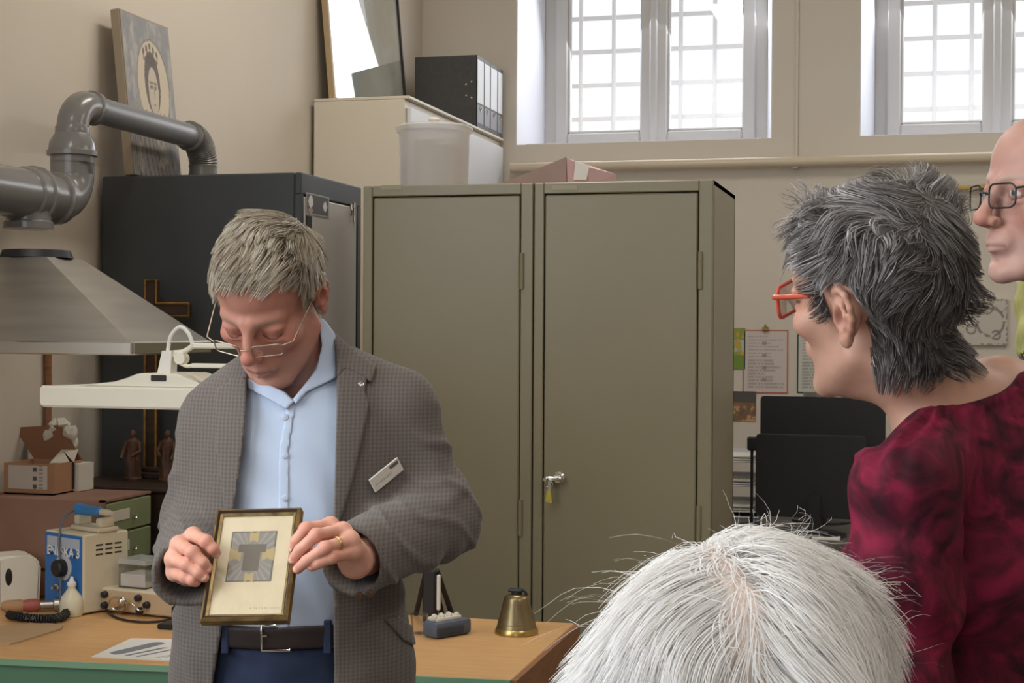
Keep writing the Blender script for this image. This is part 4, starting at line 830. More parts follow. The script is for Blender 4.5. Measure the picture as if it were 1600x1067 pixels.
# ================================================================== soft-body modelling: signed distance fields turned into meshes
def A3(*p): return np.array(p, float)
def smin(a, b, k):
    h = np.clip(.5+.5*(b-a)/k, 0, 1); return b+(a-b)*h-k*h*(1-h)
def smax(a, b, k): return -smin(-a, -b, k)
def sph(p, c, r): return np.linalg.norm(p-np.asarray(c), axis=1)-r
def ell(p, c, r, R=None):
    q = p-np.asarray(c)
    if R is not None: q = q@R
    r = np.asarray(r, float); k0 = np.linalg.norm(q/r, axis=1); k1 = np.linalg.norm(q/(r*r), axis=1)
    return np.where(k1 > 1e-9, k0*(k0-1)/np.maximum(k1, 1e-9), -r.min())
def cap(p, a, b, ra, rb=None):
    a = np.asarray(a, float); b = np.asarray(b, float); rb = ra if rb is None else rb; ba = b-a
    t = np.clip(((p-a)@ba)/max(ba@ba, 1e-12), 0, 1); return np.linalg.norm(p-a-t[:, None]*ba, axis=1)-(ra+(rb-ra)*t)
def chain(p, pts, r, k=.004):
    d = None
    for i in range(len(pts)-1):
        e = cap(p, pts[i], pts[i+1], r[i], r[i+1]); d = e if d is None else smin(d, e, k)
    return d
def poly_sd(x, y, poly):      # signed distance to a 2D polygon (negative inside)
    d = np.full(len(x), 1e18); s = np.ones(len(x)); n = len(poly)
    for i in range(n):
        ax, ay = poly[i]; bx_, by = poly[i-1]; ex, ey = bx_-ax, by-ay; wx, wy = x-ax, y-ay
        t = np.clip((wx*ex+wy*ey)/max(ex*ex+ey*ey, 1e-12), 0, 1); d = np.minimum(d, (wx-ex*t)**2+(wy-ey*t)**2)
        c1, c2, c3 = y >= ay, y < by, ex*wy > ey*wx
        s = np.where((c1 & c2 & c3) | (~c1 & ~c2 & ~c3), -s, s)
    return s*np.sqrt(d)
def polygonize(f, lo, hi, h):
    lo = np.asarray(lo, float); hi = np.asarray(hi, float); c = 4
    nb = np.ceil((hi-lo)/(h*c)).astype(int); n = nb*c
    bi = np.stack(np.meshgrid(*[np.arange(k) for k in nb], indexing='ij'), -1).reshape(-1, 3)
    vb = f(lo+(bi*c+(c-1)/2)*h)
    V = np.repeat(np.repeat(np.repeat(vb.reshape(nb).astype(np.float32), c, 0), c, 1), c, 2)
    m = np.abs(vb) < c*h*1.75; act = bi[m]
    off = np.stack(np.meshgrid(*[np.arange(c)]*3, indexing='ij'), -1).reshape(-1, 3)
    for s in range(0, len(act), 4000):
        g = (act[s:s+4000, None]*c+off[None]).reshape(-1, 3); V[g[:, 0], g[:, 1], g[:, 2]] = f(lo+g*h)
    V[V == 0] = 1e-7
    S_ = V < 0; cnt = np.zeros(n-1, np.int8)
    cs = [(i, j, k) for i in (0, 1) for j in (0, 1) for k in (0, 1)]
    for i, j, k in cs: cnt += S_[i:n[0]-1+i, j:n[1]-1+j, k:n[2]-1+k]
    idx = np.argwhere((cnt > 0) & (cnt < 8)); acc = np.zeros((len(idx), 3)); ct = np.zeros(len(idx))
    for a in cs:
        for ax in range(3):
            if a[ax]: continue
            b = list(a); b[ax] = 1; ia = idx+a; ib = idx+b
            va = V[ia[:, 0], ia[:, 1], ia[:, 2]]; vv = V[ib[:, 0], ib[:, 1], ib[:, 2]]; x = (va < 0) != (vv < 0)
            t = np.where(x, va/np.where(x, va-vv, 1), 0); pos = np.tile(np.array(a, float), (len(idx), 1)); pos[:, ax] = t
            acc += np.where(x[:, None], pos, 0); ct += x
    verts = lo+(idx+acc/ct[:, None])*h
    vid = np.full(n-1, -1, np.int32); vid[idx[:, 0], idx[:, 1], idx[:, 2]] = np.arange(len(idx)); quads = []
    for ax in range(3):
        o1, o2 = (ax+1) % 3, (ax+2) % 3
        sl = [slice(1, n[k]-1) for k in range(3)]; sl2 = list(sl); sl[ax] = slice(0, n[ax]-1); sl2[ax] = slice(1, n[ax])
        A_, B_ = S_[tuple(sl)], S_[tuple(sl2)]; e = np.argwhere(A_ != B_); base = e.copy(); 
        for k in range(3): base[:, k] += 0 if k == ax else 1
        flip = A_[e[:, 0], e[:, 1], e[:, 2]]
        def cid(d1, d2):
            g = base.copy(); g[:, o1] -= d1; g[:, o2] -= d2; return vid[g[:, 0], g[:, 1], g[:, 2]]
        q = np.stack([cid(1, 1), cid(0, 1), cid(0, 0), cid(1, 0)], 1); q[~flip] = q[~flip][:, ::-1]; quads.append(q)
    return verts, np.concatenate(quads)
def join_np(parts):
    V, Q, Cc, o = [], [], [], 0
    for p in parts:
        V.append(p[0]); Q.append(p[1]+o); o += len(p[0])
        if len(p) > 2: Cc.append(p[2])
    return np.concatenate(V), np.concatenate(Q), (np.concatenate(Cc) if Cc else None)
def largest(VQ):
    V, Q = VQ[0], VQ[1]; lab = np.arange(len(V))
    while True:
        mn = lab[Q].min(1); new = lab.copy()
        for k in range(4): np.minimum.at(new, Q[:, k], mn)
        new = new[new]
        if (new == lab).all(): break
        lab = new
    u, c = np.unique(lab, return_counts=True); keep = lab == u[c.argmax()]; Qk = Q[keep[Q[:, 0]]]; used, inv = np.unique(Qk, return_inverse=True); return V[used], inv.reshape(-1, 4)
def soft(name, VQ, m, root, col=None):
    me = mesh_np(name, VQ[0], VQ[1])
    if col is not None: set_col(me, col)
    o = bpy.data.objects.new(name, me); COL.objects.link(o); me.materials.append(m); o.parent = root
    return o
def grad(f, p, e=.002):
    g = np.stack([f(p+np.eye(3)[i]*e)-f(p-np.eye(3)[i]*e) for i in range(3)], 1); return g/np.maximum(np.linalg.norm(g, axis=1, keepdims=True), 1e-9)
def unit(a): return a/np.maximum(np.linalg.norm(a, axis=-1, keepdims=True), 1e-9)
def rot3(y, p, r):
    cy, sy = math.cos(y), math.sin(y); cp, sp = math.cos(p), math.sin(p); cr, sr = math.cos(r), math.sin(r)
    return np.array([[cy, -sy, 0], [sy, cy, 0], [0, 0, 1]])@np.array([[1, 0, 0], [0, cp, -sp], [0, sp, cp]])@np.array([[cr, 0, sr], [0, 1, 0], [-sr, 0, cr]])
class Head:
    """face looks along -y, left ear at +x, metres; pose given in the person frame"""
    def __init__(s, yaw, pitch, roll, pos, scale=1.0, lids=1.0, jaw=1.0, nose=1.0, neck_to=None, neck_r=(.056, .062), eye_dz=0.0):
        s.R = rot3(*[math.radians(a) for a in (yaw, pitch, roll)]); s.pos = np.asarray(pos, float); s.s = scale; s.lids = lids; s.jaw = jaw; s.nose = nose; s.neck_to = neck_to; s.neck_r = neck_r; s.ez = eye_dz
    def to_l(s, p): return (p-s.pos)@s.R/s.s
    def to_v(s, q): return (np.asarray(q, float)*s.s)@s.R.T+s.pos
    def ear(s, p):
        x = np.abs(p[:, 0]); q = np.stack([x, p[:, 1], p[:, 2]], 1)
        def ep(y, z, o=0): return (.073+.32*(y+.004)+.05*max(0, z)+o, y+.006-.12*z, z*1.0)
        pl = ell(q, ep(.010, .002, -.004), (.006, .016, .026), rot3(math.radians(18), 0, 0))
        rim = [ep(-.002, .002), ep(-.006, .016), ep(0, .027), ep(.011, .031), ep(.021, .026), ep(.026, .013), ep(.025, 0), ep(.019, -.012), ep(.011, -.021)]
        d = smin(pl, chain(q, rim, [.0028, .0032, .0036, .0038, .0038, .0036, .0034, .0032, .004], .003), .004)
        anti = [ep(.004, .016, .001), ep(.013, .014, .002), ep(.017, .004, .003), ep(.014, -.008, .003), ep(.006, -.014, .002)]
        d = smin(d, chain(q, anti, [.0024, .0028, .003, .003, .0032], .003), .004)
        d = smin(d, ell(q, ep(.006, -.026, .001), (.005, .0085, .009)), .006)
        d = smax(d, -ell(q, ep(.005, -.001, .006), (.007, .0075, .0105)), .004)
        d = smin(d, ell(q, ep(-.005, -.004, .001), (.004, .004, .006)), .004)
        return d
    def local(s, p):
        x = np.abs(p[:, 0]); q = np.stack([x, p[:, 1], p[:, 2]], 1); J = s.jaw
        d = ell(p, (0, .012, .045), (.0765, .098, .083))
        d = smin(d, ell(p, (0, -.03, .05), (.066, .062, .062)), .02)
        d = smin(d, ell(p, (0, -.033, -.03), (.061*J**.5, .06, .07)), .025)
        d = smin(d, ell(p, (0, -.035, -.078), (.05*J, .056, .043)), .02)
        d = smin(d, ell(p, (0, -.083, -.108), (.023*J, .017, .016)), .018)
        d = smin(d, cap(q, (.056*J, .002, -.052), (.028*J, -.07, -.104), .0135, .011), .02)
        d = smin(d, ell(q, (.047, -.064, -.022), (.019, .019, .016)), .02)
        d0 = d; q0 = q; q = q-A3(0, 0, s.ez); d = smin(d, cap(q, (.010, -.0925, .024), (.044, -.075, .027), .0085, .008), .016)
        d = smax(d, -ell(q, (.033, -.103, .006), (.02, .0155, .0125)), .014)
        d = smin(d, ell(q, (.032, -.0785, .004), (.0145, .0125, .0115)), .006)
        d = smin(d, ell(q, (.033, -.081, .0125), (.018, .010, .006)), .009)            # upper lid fold
        d = smin(d, ell(q, (.032, -.083, -.008), (.015, .0085, .005)), .006)           # lower lid
        q = q0; N = s.nose
        d = smin(d, cap(p, (0, -.094, .016), (0, -.1185*N**.3, -.027), .0078, .0095*N), .012)
        d = smin(d, ell(p, (0, -.1185*N**.3, -.032), (.0125*N, .0125, .0105*N)), .008)
        d = smin(d, ell(q, (.0125*N, -.106, -.036), (.008, .010, .0078)), .006)
        d = smax(d, -ell(q, (.0062, -.113, -.045), (.0036, .006, .004)), .003)
        d = smin(d, ell(p, (0, -.089, -.062), (.027, .0155, .02)), .012)
        d = smin(d, cap(q, (0, -.1035, -.0655), (.021, -.0935, -.069), .0042, .002), .005)
        d = smin(d, cap(q, (0, -.1025, -.0755), (.019, -.0935, -.0715), .0052, .002), .005)
        d = smax(d, -cap(q, (0, -.1095, -.0703), (.024, -.0965, -.0712), .0017, .0012), .0025)
        d = smax(d, -cap(q, (0, -.1, -.0885), (.016, -.094, -.0875), .004, .002), .01)
        d = smax(d, -cap(q, (.019, -.106, -.038), (.033, -.0985, -.066), .0022, .0015), .008)   # smile fold
        d = smin(d, s.ear(p), .006)
        return d
    def f(s, p):
        d = s.local(s.to_l(p))*s.s
        if s.neck_to is not None:
            a = s.to_v([(0, .022, -.055)])[0]
            d = smin(d, cap(p, a, s.neck_to, s.neck_r[0], s.neck_r[1]), .022)
        return d
    def colour(s, p, base, red=.5, brow=None, stub=None, lips=(150, 82, 76), eyes=False):
        q = s.to_l(p); x = np.abs(q[:, 0]); y, z = q[:, 1], q[:, 2]
        c = np.tile(np.array(S(*base)), (len(p), 1)); g = lambda cx, cy, cz, r: np.exp(-((x-cx)**2+(y-cy)**2+(z-cz)**2)/r**2)
        R_ = np.array(S(190, 104, 88))
        n = (np.sin(q[:, 0]*190+3)*np.sin(y*170)*np.sin(z*210+1)+1)/2
        c = mixc(c, S(*[k*.93 for k in base]), n*.5)
        c = mixc(c, R_, red*(.8*g(0, -.125, -.033, .017)+.55*g(.045, -.075, -.03, .026)+.5*g(.08, .015, 0, .03)+.35*g(0, -.09, -.1, .02)))
        c = mixc(c, S(*lips), .8*np.clip(1-np.abs(z+.0708-.15*x*x/.02*.03)/.0075, 0, 1)*(x < .023)*(y < -.085))
        c = mixc(c, S(92, 50, 44), .8*(np.abs(z+.0704) < .0016)*(x < .024)*(y < -.085))
        if stub is not None: c = mixc(c, S(*stub), .45*np.clip((-.05-z)/.02, 0, 1)*(y < -.02)*(z > -.135))
        z0 = z; z = z-s.ez
        lash = (np.abs(z+.0035-.0045*((x-.032)/.014)**2*1.0+.001) < .0016)*(np.abs(x-.032) < .0155)*(y < -.075)
        c = mixc(c, S(66, 44, 38), .9*lash)
        c = mixc(c, S(168, 104, 90), .5*np.exp(-((x-.032)/.016)**2-((z-.004)/.008)**2)*(y < -.07))
        if brow is not None: c = mixc(c, S(*brow), .75*np.clip(1-np.abs(z-.026-.10*(x-.01)+1.9*(x-.012)**2)/.0055, 0, 1)*(x > .011)*(x < .05)*(y < -.06))
        if eyes:
            al = np.abs(z-.004) < .0048*np.sqrt(np.clip(1-((x-.032)/.0125)**2, 0, 1)); fr = (y < -.07) & (x > .018); c = mixc(c, S(214, 204, 196), (al & fr)*1.0); c = mixc(c, S(70, 84, 96), (al & fr & (np.hypot(x-.032, z-.004) < .0052))*1.0); c = mixc(c, S(20, 18, 18), (al & fr & (np.hypot(x-.032, z-.004) < .0024))*1.0)
        z = z0
        c = mixc(c, S(120, 66, 56), .7*(np.hypot(x-.079, 0)*0+np.exp(-((y-.009)**2+(z+.001)**2)/.0075**2))*(x > .066))
        return c
    def mesh(s, lo, hi, h=.0022, **kw):
        V, Q = polygonize(s.f, lo, hi, h); return V, Q, s.colour(V, **kw)
def scatter(V, Q, mask, n, rng):
    """random points on the part of a surface where mask(vertex) holds"""
    ok = mask[Q].all(1); q = Q[ok]; a = np.linalg.norm(np.cross(V[q[:, 2]]-V[q[:, 0]], V[q[:, 3]]-V[q[:, 1]]), axis=1); k = rng.choice(len(q), n, p=a/a.sum())
    u, w_ = rng.random(n)[:, None], rng.random(n)[:, None]; q = q[k]
    return V[q[:, 0]]*(1-u)*(1-w_)+V[q[:, 1]]*u*(1-w_)+V[q[:, 2]]*u*w_+V[q[:, 3]]*(1-u)*w_
def grow(f, roots, comb, length, seg=7, lift=.5, grav=.15, wave=(.0, 60.), rng=RNG, clump=.5, guides=250, off=.002, jitter=.12, lift_decay=.35, tang=1.0):
    n = len(roots); g = grad(f, roots); comb0 = comb
    def comb(p, g=None):
        g = grad(f, p) if g is None else g; c = comb0(p); k = (c*g).sum(1, keepdims=True); return unit(c-g*k*tang)
    d = unit(comb(roots, g)+g*lift*rng.uniform(.6, 1.4, (n, 1))+rng.normal(0, jitter, (n, 3)))
    pts = [roots.copy()]; p = roots.copy(); L = length/seg; ph = rng.random((n, 3))*6.28*.25
    for i in range(seg):
        p = p+d*L[:, None]; dist = f(p); gg = grad(f, p); need = off*(1+i)*.6; pen = np.clip(need-dist, 0, .03); p = p+gg*pen[:, None]; pts.append(p.copy())
        w_ = np.stack([np.sin(p[:, 1]*wave[1]+p[:, 2]*wave[1]*.6+1), np.sin(p[:, 2]*wave[1]*1.1+p[:, 0]*wave[1]*.7+2), np.sin(p[:, 0]*wave[1]*.9+p[:, 1]*wave[1]*.8)], 1)*wave[0]
        d = unit(d*.55+comb(p, gg)*.45+gg*lift*(lift_decay**(i+1))-A3(0, 0, grav)[None]+w_+rng.normal(0, jitter*.4, (n, 3)))
    P_ = np.stack(pts, 1)
    if clump > 0:
        gi = rng.choice(n, min(guides, n), replace=False); near = np.empty(n, int)
        for s in range(0, n, 2000): near[s:s+2000] = gi[np.argmin(((roots[s:s+2000, None]-roots[gi][None])**2).sum(-1), 1)]
        t = np.linspace(0, 1, seg+1)[None, :, None]; G = P_[near]; tgt = G+(roots-roots[near])[:, None]*(1-.75*t); P_ = P_*(1-clump*t)+tgt*clump*t
    return P_
def strand_mesh(P_, r0, r1, cols, ctr, rng=RNG, tilt=.5):
    """flat tapering ribbons lying on the head"""
    n, m, _ = P_.shape; T_ = unit(np.gradient(P_, axis=1)); G = unit(P_-np.asarray(ctr)); G = unit(G+rng.normal(0, tilt, (n, 1, 3))); X_ = unit(np.cross(T_, G))
    t = np.linspace(0, 1, m)[None, :, None]; R_ = np.asarray(r0).reshape(-1, 1, 1)*(1-t**2)+r1*t**2
    V = np.stack([P_-X_*R_, P_+X_*R_], 2).reshape(-1, 3); i = np.arange(n)[:, None]*m*2; j = np.arange(m-1)[None]*2
    Q = np.stack([i+j, i+j+1, i+j+3, i+j+2], -1).reshape(-1, 4); return V, Q, np.repeat(cols, m*2, 0)
def hair_cols(n, c0, c1, c2, rng, t=None):
    t = rng.random(n) if t is None else t; c0, c1, c2 = [np.array(S(*k)) for k in (c0, c1, c2)]
    return np.where((t < .5)[:, None], c0+(c1-c0)*(t*2)[:, None], c1+(c2-c1)*((t-.5)*2)[:, None])
def person(label, px, D, ):
    o = thing('person', label, 'person', (0, 0, 0)); b = v(px, 533, D); p = V2W@Vector((b[0], b[1], 0)); o.location = (p.x, p.y, 0); o.rotation_euler = (0, 0, TH)
    return o, np.array([b[0], b[1], 0])
def place(o, org):       # person-frame geometry hangs on the person's Empty
    o.matrix_parent_inverse = Matrix.Translation(-Vector(org)); return o
M_skin = attr_mat('skin', .5, sub=.12, spec=.35, bump=.08, bscale=500)
def hair_mat(name, rough, spec, tl):
    m = attr_mat(name, rough, spec=spec); N, L = m.node_tree.nodes, m.node_tree.links; b = N['Principled BSDF']; a = [n for n in N if n.type == 'ATTRIBUTE'][0]
    t = N.new('ShaderNodeBsdfTranslucent'); L.new(a.outputs['Color'], t.inputs[0]); x = N.new('ShaderNodeMixShader'); x.inputs[0].default_value = tl
    L.new(b.outputs[0], x.inputs[1]); L.new(t.outputs[0], x.inputs[2]); L.new(x.outputs[0], N['Material Output'].inputs[0]); return m
M_hair = hair_mat('hair', .42, .45, .3)
def shell(f, a, b):      # region between two offsets of a surface
    return lambda p: (lambda d: np.maximum(d-b, a-d))(f(p))
def piece(f, a, b, poly, front=None, rnd=.0015, scale=.001):
    """cloth piece: a shell of the body cut to a pattern outline"""
    poly = [(x, y) for x, y in poly]
    def g(p):
        d = f(p); px, py = vproj(p); e = poly_sd(px, py, poly)*scale; d = smax(smax(d-b, a-d, rnd), e, rnd)
        return d if front is None else np.maximum(d, p[:, 1]-front)
    return g
def cloth_check(name, c0, c1, c2, sx, rough=.9, bump=.25):
    m = mat(name, S(*c0), rough, spec=.2, sheen=.15); N, L = m.node_tree.nodes, m.node_tree.links; b = N['Principled BSDF']; tc = N.new('ShaderNodeTexCoord')
    def wv(dr, sc, ph):
        n = N.new('ShaderNodeTexWave'); n.bands_direction = dr; n.inputs['Scale'].default_value = sc; n.inputs['Distortion'].default_value = 1.2; n.inputs['Detail'].default_value = 2; n.inputs['Detail Scale'].default_value = 1.5; n.inputs['Phase Offset'].default_value = ph; L.new(tc.outputs['Object'], n.inputs[0]); return n.outputs['Fac']
    def mix(a, b_, fac, k):
        x = N.new('ShaderNodeMix'); x.data_type = 'RGBA'; mm = N.new('ShaderNodeMath'); mm.operation = 'MULTIPLY'; mm.inputs[1].default_value = k; L.new(fac, mm.inputs[0]); L.new(mm.outputs[0], x.inputs['Factor'])
        (L.new(a, x.inputs['A']) if hasattr(a, 'links') else setattr(x.inputs['A'], 'default_value', (*S(*a), 1))); x.inputs['B'].default_value = (*S(*b_), 1); return x.outputs['Result']
    o = mix(c0, c1, wv('Z', sx, 0), .8); o = mix(o, c2, wv('X', sx, .7), .6)
    nz = N.new('ShaderNodeTexNoise'); nz.inputs['Scale'].default_value = 500; nz.inputs['Detail'].default_value = 2; L.new(tc.outputs['Object'], nz.inputs[0]); o = mix(o, c2, nz.outputs[0], .25)
    L.new(o, b.inputs['Base Color']); bp = N.new('ShaderNodeBump'); bp.inputs['Strength'].default_value = bump; bp.inputs['Distance'].default_value = .002; L.new(nz.outputs[0], bp.inputs['Height']); L.new(bp.outputs[0], b.inputs['Normal'])
    return m
def limb_body(pts, rads, h=.011):
    """coarse trunk and limbs hidden by the clothes: list of chains"""
    def f(p):
        d = None
        for c, r in zip(pts, rads):
            e = chain(p, c, r, .02); d = e if d is None else smin(d, e, .03)
        return d
    allp = np.concatenate([np.array(c) for c in pts]); return polygonize(f, allp.min(0)-.2, allp.max(0)+.2, h)
def shoe(c, fwd, m, root, org):
    c = np.asarray(c, float); fwd = unit(np.asarray(fwd, float)); 
    def f(p):
        d = smin(ell(p, c+fwd*.09+A3(0, 0, .03), (.048, .048, .036)), ell(p, c+fwd*(-.03)+A3(0, 0, .035), (.037, .037, .045)), .05)
        d = smin(d, cap(p, c+A3(0, 0, .035), c+fwd*.12+A3(0, 0, .03), .042, .034), .03); return np.maximum(d, .001-p[:, 2])
    place(soft('shoe', polygonize(f, c-A3(.2, .2, .02), c+A3(.2, .2, .14), .007), m, root), org)
def rim_glasses(H, root, org, label, w_, hgt, r, m_rim, m_lens, fy=-.112, fz=-.004, tilt=.05, full=True, temple_z=.018, bridge_only=False, rect=.3, temple_end=.022):
    """spectacles in the head's own axes"""
    def tv(q): return Vector(H.to_v([q])[0])
    parts = []
    for s in (-1, 1):
        ol = []
        for x, z in rrect(w_, hgt, min(w_, hgt)*rect, 5): ol.append((s*(.0335)+x, fy+abs(s*.0335+x)**2*4+tilt*0, fz+z))
        bm = B(); 
        if full: tube(bm, [tv(q) for q in ol], r, 8, closed=True)
        else: tube(bm, [tv(q) for q in ol if q[2] > fz-hgt*.2], r, 8)
        o = obj('glasses_rim', bm, m_rim, sharp=60); parts.append(o)
        bm = B(); vs = [bm.verts.new(tv(q)) for q in ol]; bm.faces.new(vs); parts.append(obj('glasses_lens', bm, m_lens))
        x0 = s*(.0335+w_/2); bm = B(); tube(bm, [tv(q) for q in ((x0, fy+x0*x0*4, fz+hgt*.3), (s*.072, fy+.022, fz+hgt*.3+.002), (s*.0795, -.03, temple_z+.004), (s*.082, .004, temple_z+.012), (s*.081, .022, temple_z-.004)) if q[1] <= temple_end], [r*1.25, r*1.25, r*1.2, r*1.1, r][:3 if temple_end < 0 else 5], 8); parts.append(obj('glasses_temple', bm, m_rim, sharp=60))
    bm = B(); tube(bm, [tv(q) for q in smooth([(-.0335+w_/2, fy+.002, fz+.002), (-.005, fy-.004, fz+.005), (.005, fy-.004, fz+.005), (.0335-w_/2, fy+.002, fz+.002)], 4)], r, 8); parts.append(obj('glasses_bridge', bm, m_rim, sharp=60))
    for o in parts: o.parent = root; place(o, org)
    return parts
# ================================================================== the man holding the frame
MAN, mo = person('grey haired man in a brown checked jacket looking down at the framed picture he holds', 470, 2.42)
def man_core(p):
    d = ell(p, v(468, 735, 2.46), (.172, .115, .20))
    d = smin(d, ell(p, v(452, 890, 2.45), (.165, .125, .17)), .06)
    d = smin(d, ell(p, v(455, 1050, 2.46), (.172, .122, .2)), .06)
    d = smin(d, cap(p, v(492, 592, 2.5), v(618, 640, 2.47), .05, .056), .03)
    d = smin(d, cap(p, v(455, 600, 2.5), v(352, 655, 2.47), .048, .054), .03)
    d = smin(d, cap(p, v(475, 640, 2.49), v(475, 575, 2.5), .062, .058), .03)
    return d
def fold(p, k=1.0):
    x, y, z = p[:, 0], p[:, 1], p[:, 2]
    return k*(.0028*np.sin(34*z+22*x+2.0*np.sin(9*x+4*y))+.0018*np.sin(61*z-38*x+17*y+1.3*np.sin(13*z)))
OPEN = [(388, 560), (386, 600), (381, 690), (366, 795), (350, 960), (333, 1067), (300, 1330), (524, 1330), (522, 1067), (521, 960), (519, 880), (523, 750), (526, 640), (527, 560)]
sl = dict(a=v(345, 668, 2.46), b=v(314, 815, 2.47), c=v(294, 893, 2.25)); sr = dict(a=v(618, 668, 2.47), b=v(684, 812, 2.45), c=v(556, 874, 2.23))
def jacket_body(p):
    d = man_core(p)-.014
    d = smin(d, ell(p, v(462, 1110, 2.46), (.188, .134, .25)), .05)
    cr = np.sin((p[:, 0]*1.0+p[:, 2]*.55)*62+2.2*np.sin(p[:, 2]*17)); d = d-.004*np.clip(cr, 0, 1)**3*np.clip((1.2-p[:, 2])/.1, 0, 1)
    return d-fold(p, .6)*np.clip((1.33-p[:, 2])/.15, 0, 1)
def jacket(p):
    body = jacket_body(p); inner = man_core(p)-.002; inner = smin(inner, ell(p, v(462, 1110, 2.46), (.176, .122, .25)), .05)
    px, py = vproj(p); op = np.maximum(poly_sd(px, py, OPEN)*.001, p[:, 1]-2.47)
    neck = cap(p, v(470, 600, 2.42), v(478, 480, 2.47), .074, .07)
    body = smax(smax(smax(body, -inner, .003), -op, .003), -neck, .004)
    el = lambda c: np.exp(-((p-c)**2).sum(1)/.1**2)
    d = None
    for s, r in ((sl, (.062, .056, .052)), (sr, (.066, .060, .055))):
        ax = unit(s['c']-s['b']); q = chain(p, [s['a'], s['b'], s['c']], r, .03)
        t = (p-s['b'])@ax
        q = q-.004*np.sin(t*95+((p-s['b'])@np.cross(ax, A3(0, 0, 1)))*40)*el(s['b'])-fold(p, .7)
        cr = np.sin(t*70+((p-s['b'])@A3(.3, .8, .5))*55+1.2*np.sin(p[:, 2]*40)); q = q-.0065*np.clip(cr, 0, 1)**3*el(s['b']); qa = p-(s['b']*.4+s['c']*.6); q = q-.004*np.clip(np.sin(qa@A3(60, 30, 90)+2*np.sin(qa[:, 0]*45)), 0, 1)**3
        q = smax(q, (p-s['c'])@ax-.012, .004)
        hole = cap(p, s['c']+ax*.06, s['c']-ax*.05, r[2]-.007, r[2]-.012); q = smax(q, -hole, .003)
        d = q if d is None else smin(d, q, .004)
    d = smin(body, d, .022)
    d = smax(d, .77-p[:, 2], .004); 
    return d
M_jack = cloth_check('jacket_check_wool', (101, 93, 88), (78, 71, 68), (116, 109, 104), 50)
M_lin = mat('jacket_lining_black', S(28, 27, 30), .6)
M_shirt = mat('shirt_light_blue', S(186, 200, 222), .75, bump=.06, bscale=300, sheen=.1)
M_jean = mat('jeans_denim', S(44, 56, 84), .85, col2=S(32, 42, 66), scale=18, bump=.3, bscale=600)
M_belt = mat('belt_dark_leather', S(40, 31, 30), .45, col2=S(50, 39, 37), scale=30)
place(soft('jacket', polygonize(jacket, v(225, 1110, 2.0)*A3(0, 0, 1)+A3(-.66, 2.08, -.1), v(780, 500, 2.6)*A3(1, 0, 1)+A3(0, 2.68, .02), .0042), M_jack, MAN), mo)
LAP_L = [(384, 588), (386, 602), (381, 690), (366, 795), (358, 815), (352, 800), (338, 705), (336, 640), (340, 606), (360, 596), (352, 590)]
LAP_R = [(526, 590), (540, 574), (574, 590), (570, 612), (577, 632), (570, 668), (553, 745), (532, 815), (521, 850), (523, 750), (526, 640)]
COL_R = [(509, 500), (524, 520), (560, 552), (588, 572), (580, 600), (572, 592), (540, 576), (526, 592), (525, 545)]
COL_L = [(386, 560), (384, 590), (352, 592), (332, 604), (340, 590), (368, 572)]
for nm, pl in (('lapel', LAP_L), ('lapel', LAP_R), ('jacket_collar', COL_R)):
    place(soft(nm, largest(polygonize(piece(jacket_body, -.004, .008, pl, 2.5 if nm == 'lapel' else 2.62), v(320, 860, 2.3)*A3(1, 0, 1)+A3(0, 2.25, 0), v(610, 480, 2.6)*A3(1, 0, 1)+A3(0, 2.66, 0), .0032)), M_jack, MAN), mo)
# pocket welt and flap on the lower right front, button on the cuff
place(soft('pocket_flap', largest(polygonize(piece(jacket_body, -.003, .0045, [(596, 962), (604, 950), (655, 985), (662, 1000), (654, 1012), (630, 1000)], 2.5), v(570, 1040, 2.3)*A3(1, 0, 1)+A3(0, 2.2, 0), v(680, 930, 2.6)*A3(1, 0, 1)+A3(0, 2.6, 0), .003)), M_jack, MAN), mo)
def march(f, px, py, d0, d1, n=500):   # where the sight line through a picture point meets a body
    D = np.linspace(d0, d1, n); q = np.stack([v(px, py, k) for k in D]); s = f(q); i = np.argmax(s < 0); return q[i]
def stud(name, f, px, py, r, m, h=.0025, d0=2.0, d1=2.6):
    q = march(f, px, py, d0, d1); g = grad(f, q[None])[0]; bm = B(); x, y = ring_frame(g); 
    tube(bm, [Vector(q)-Vector(g)*.001, Vector(q)+Vector(g)*h*.7, Vector(q)+Vector(g)*h], [r, r, r*.8], 16); o = obj(name, bm, m); o.parent = MAN; return place(o, mo)
stud('lapel_pin', lambda p: jacket_body(p)-.008, 564, 601, .0045, M_chrome, .002)
q = v(536, 922, 2.19)
for k in range(2):
    stud('cuff_button', jacket, 562+16*k, 930-3*k, .006, mat('button_brown', S(92, 66, 50), .4), .003, 2.0, 2.5)
# shirt
def shirt(p):
    d = man_core(p)+.002; x, z = p[:, 0], p[:, 2]
    d = d-.0022*np.sin(42*z+30*np.sin(7*x+1))*np.clip((1.36-z)/.2, 0, 1)-.0012*np.sin(80*z+60*x)
    px, py = vproj(p); vneck = poly_sd(px, py, [(425, 560), (440, 606), (458, 624), (474, 604), (490, 560)])*.001
    neck = cap(p, v(458, 592, 2.40), v(455, 540, 2.40), .034, .062)
    d = smax(smax(d, -neck, .004), -np.maximum(vneck, p[:, 1]-2.46), .003)
    return smax(d, (1.03-z), .003)
lo_, hi_ = v(300, 1030, 2.3)*A3(1, 0, 1)+A3(0, 2.28, 0), v(660, 540, 2.6)*A3(1, 0, 1)+A3(0, 2.64, 0)
place(soft('shirt', polygonize(shirt, lo_, hi_, .0038), M_shirt, MAN), mo)
place(soft('shirt_placket', largest(polygonize(piece(shirt, -.002, .0022, [(449, 628), (463, 630), (452, 700), (452, 985), (433, 985), (436, 700)], 2.5), lo_, hi_, .0028)), M_shirt, MAN), mo)
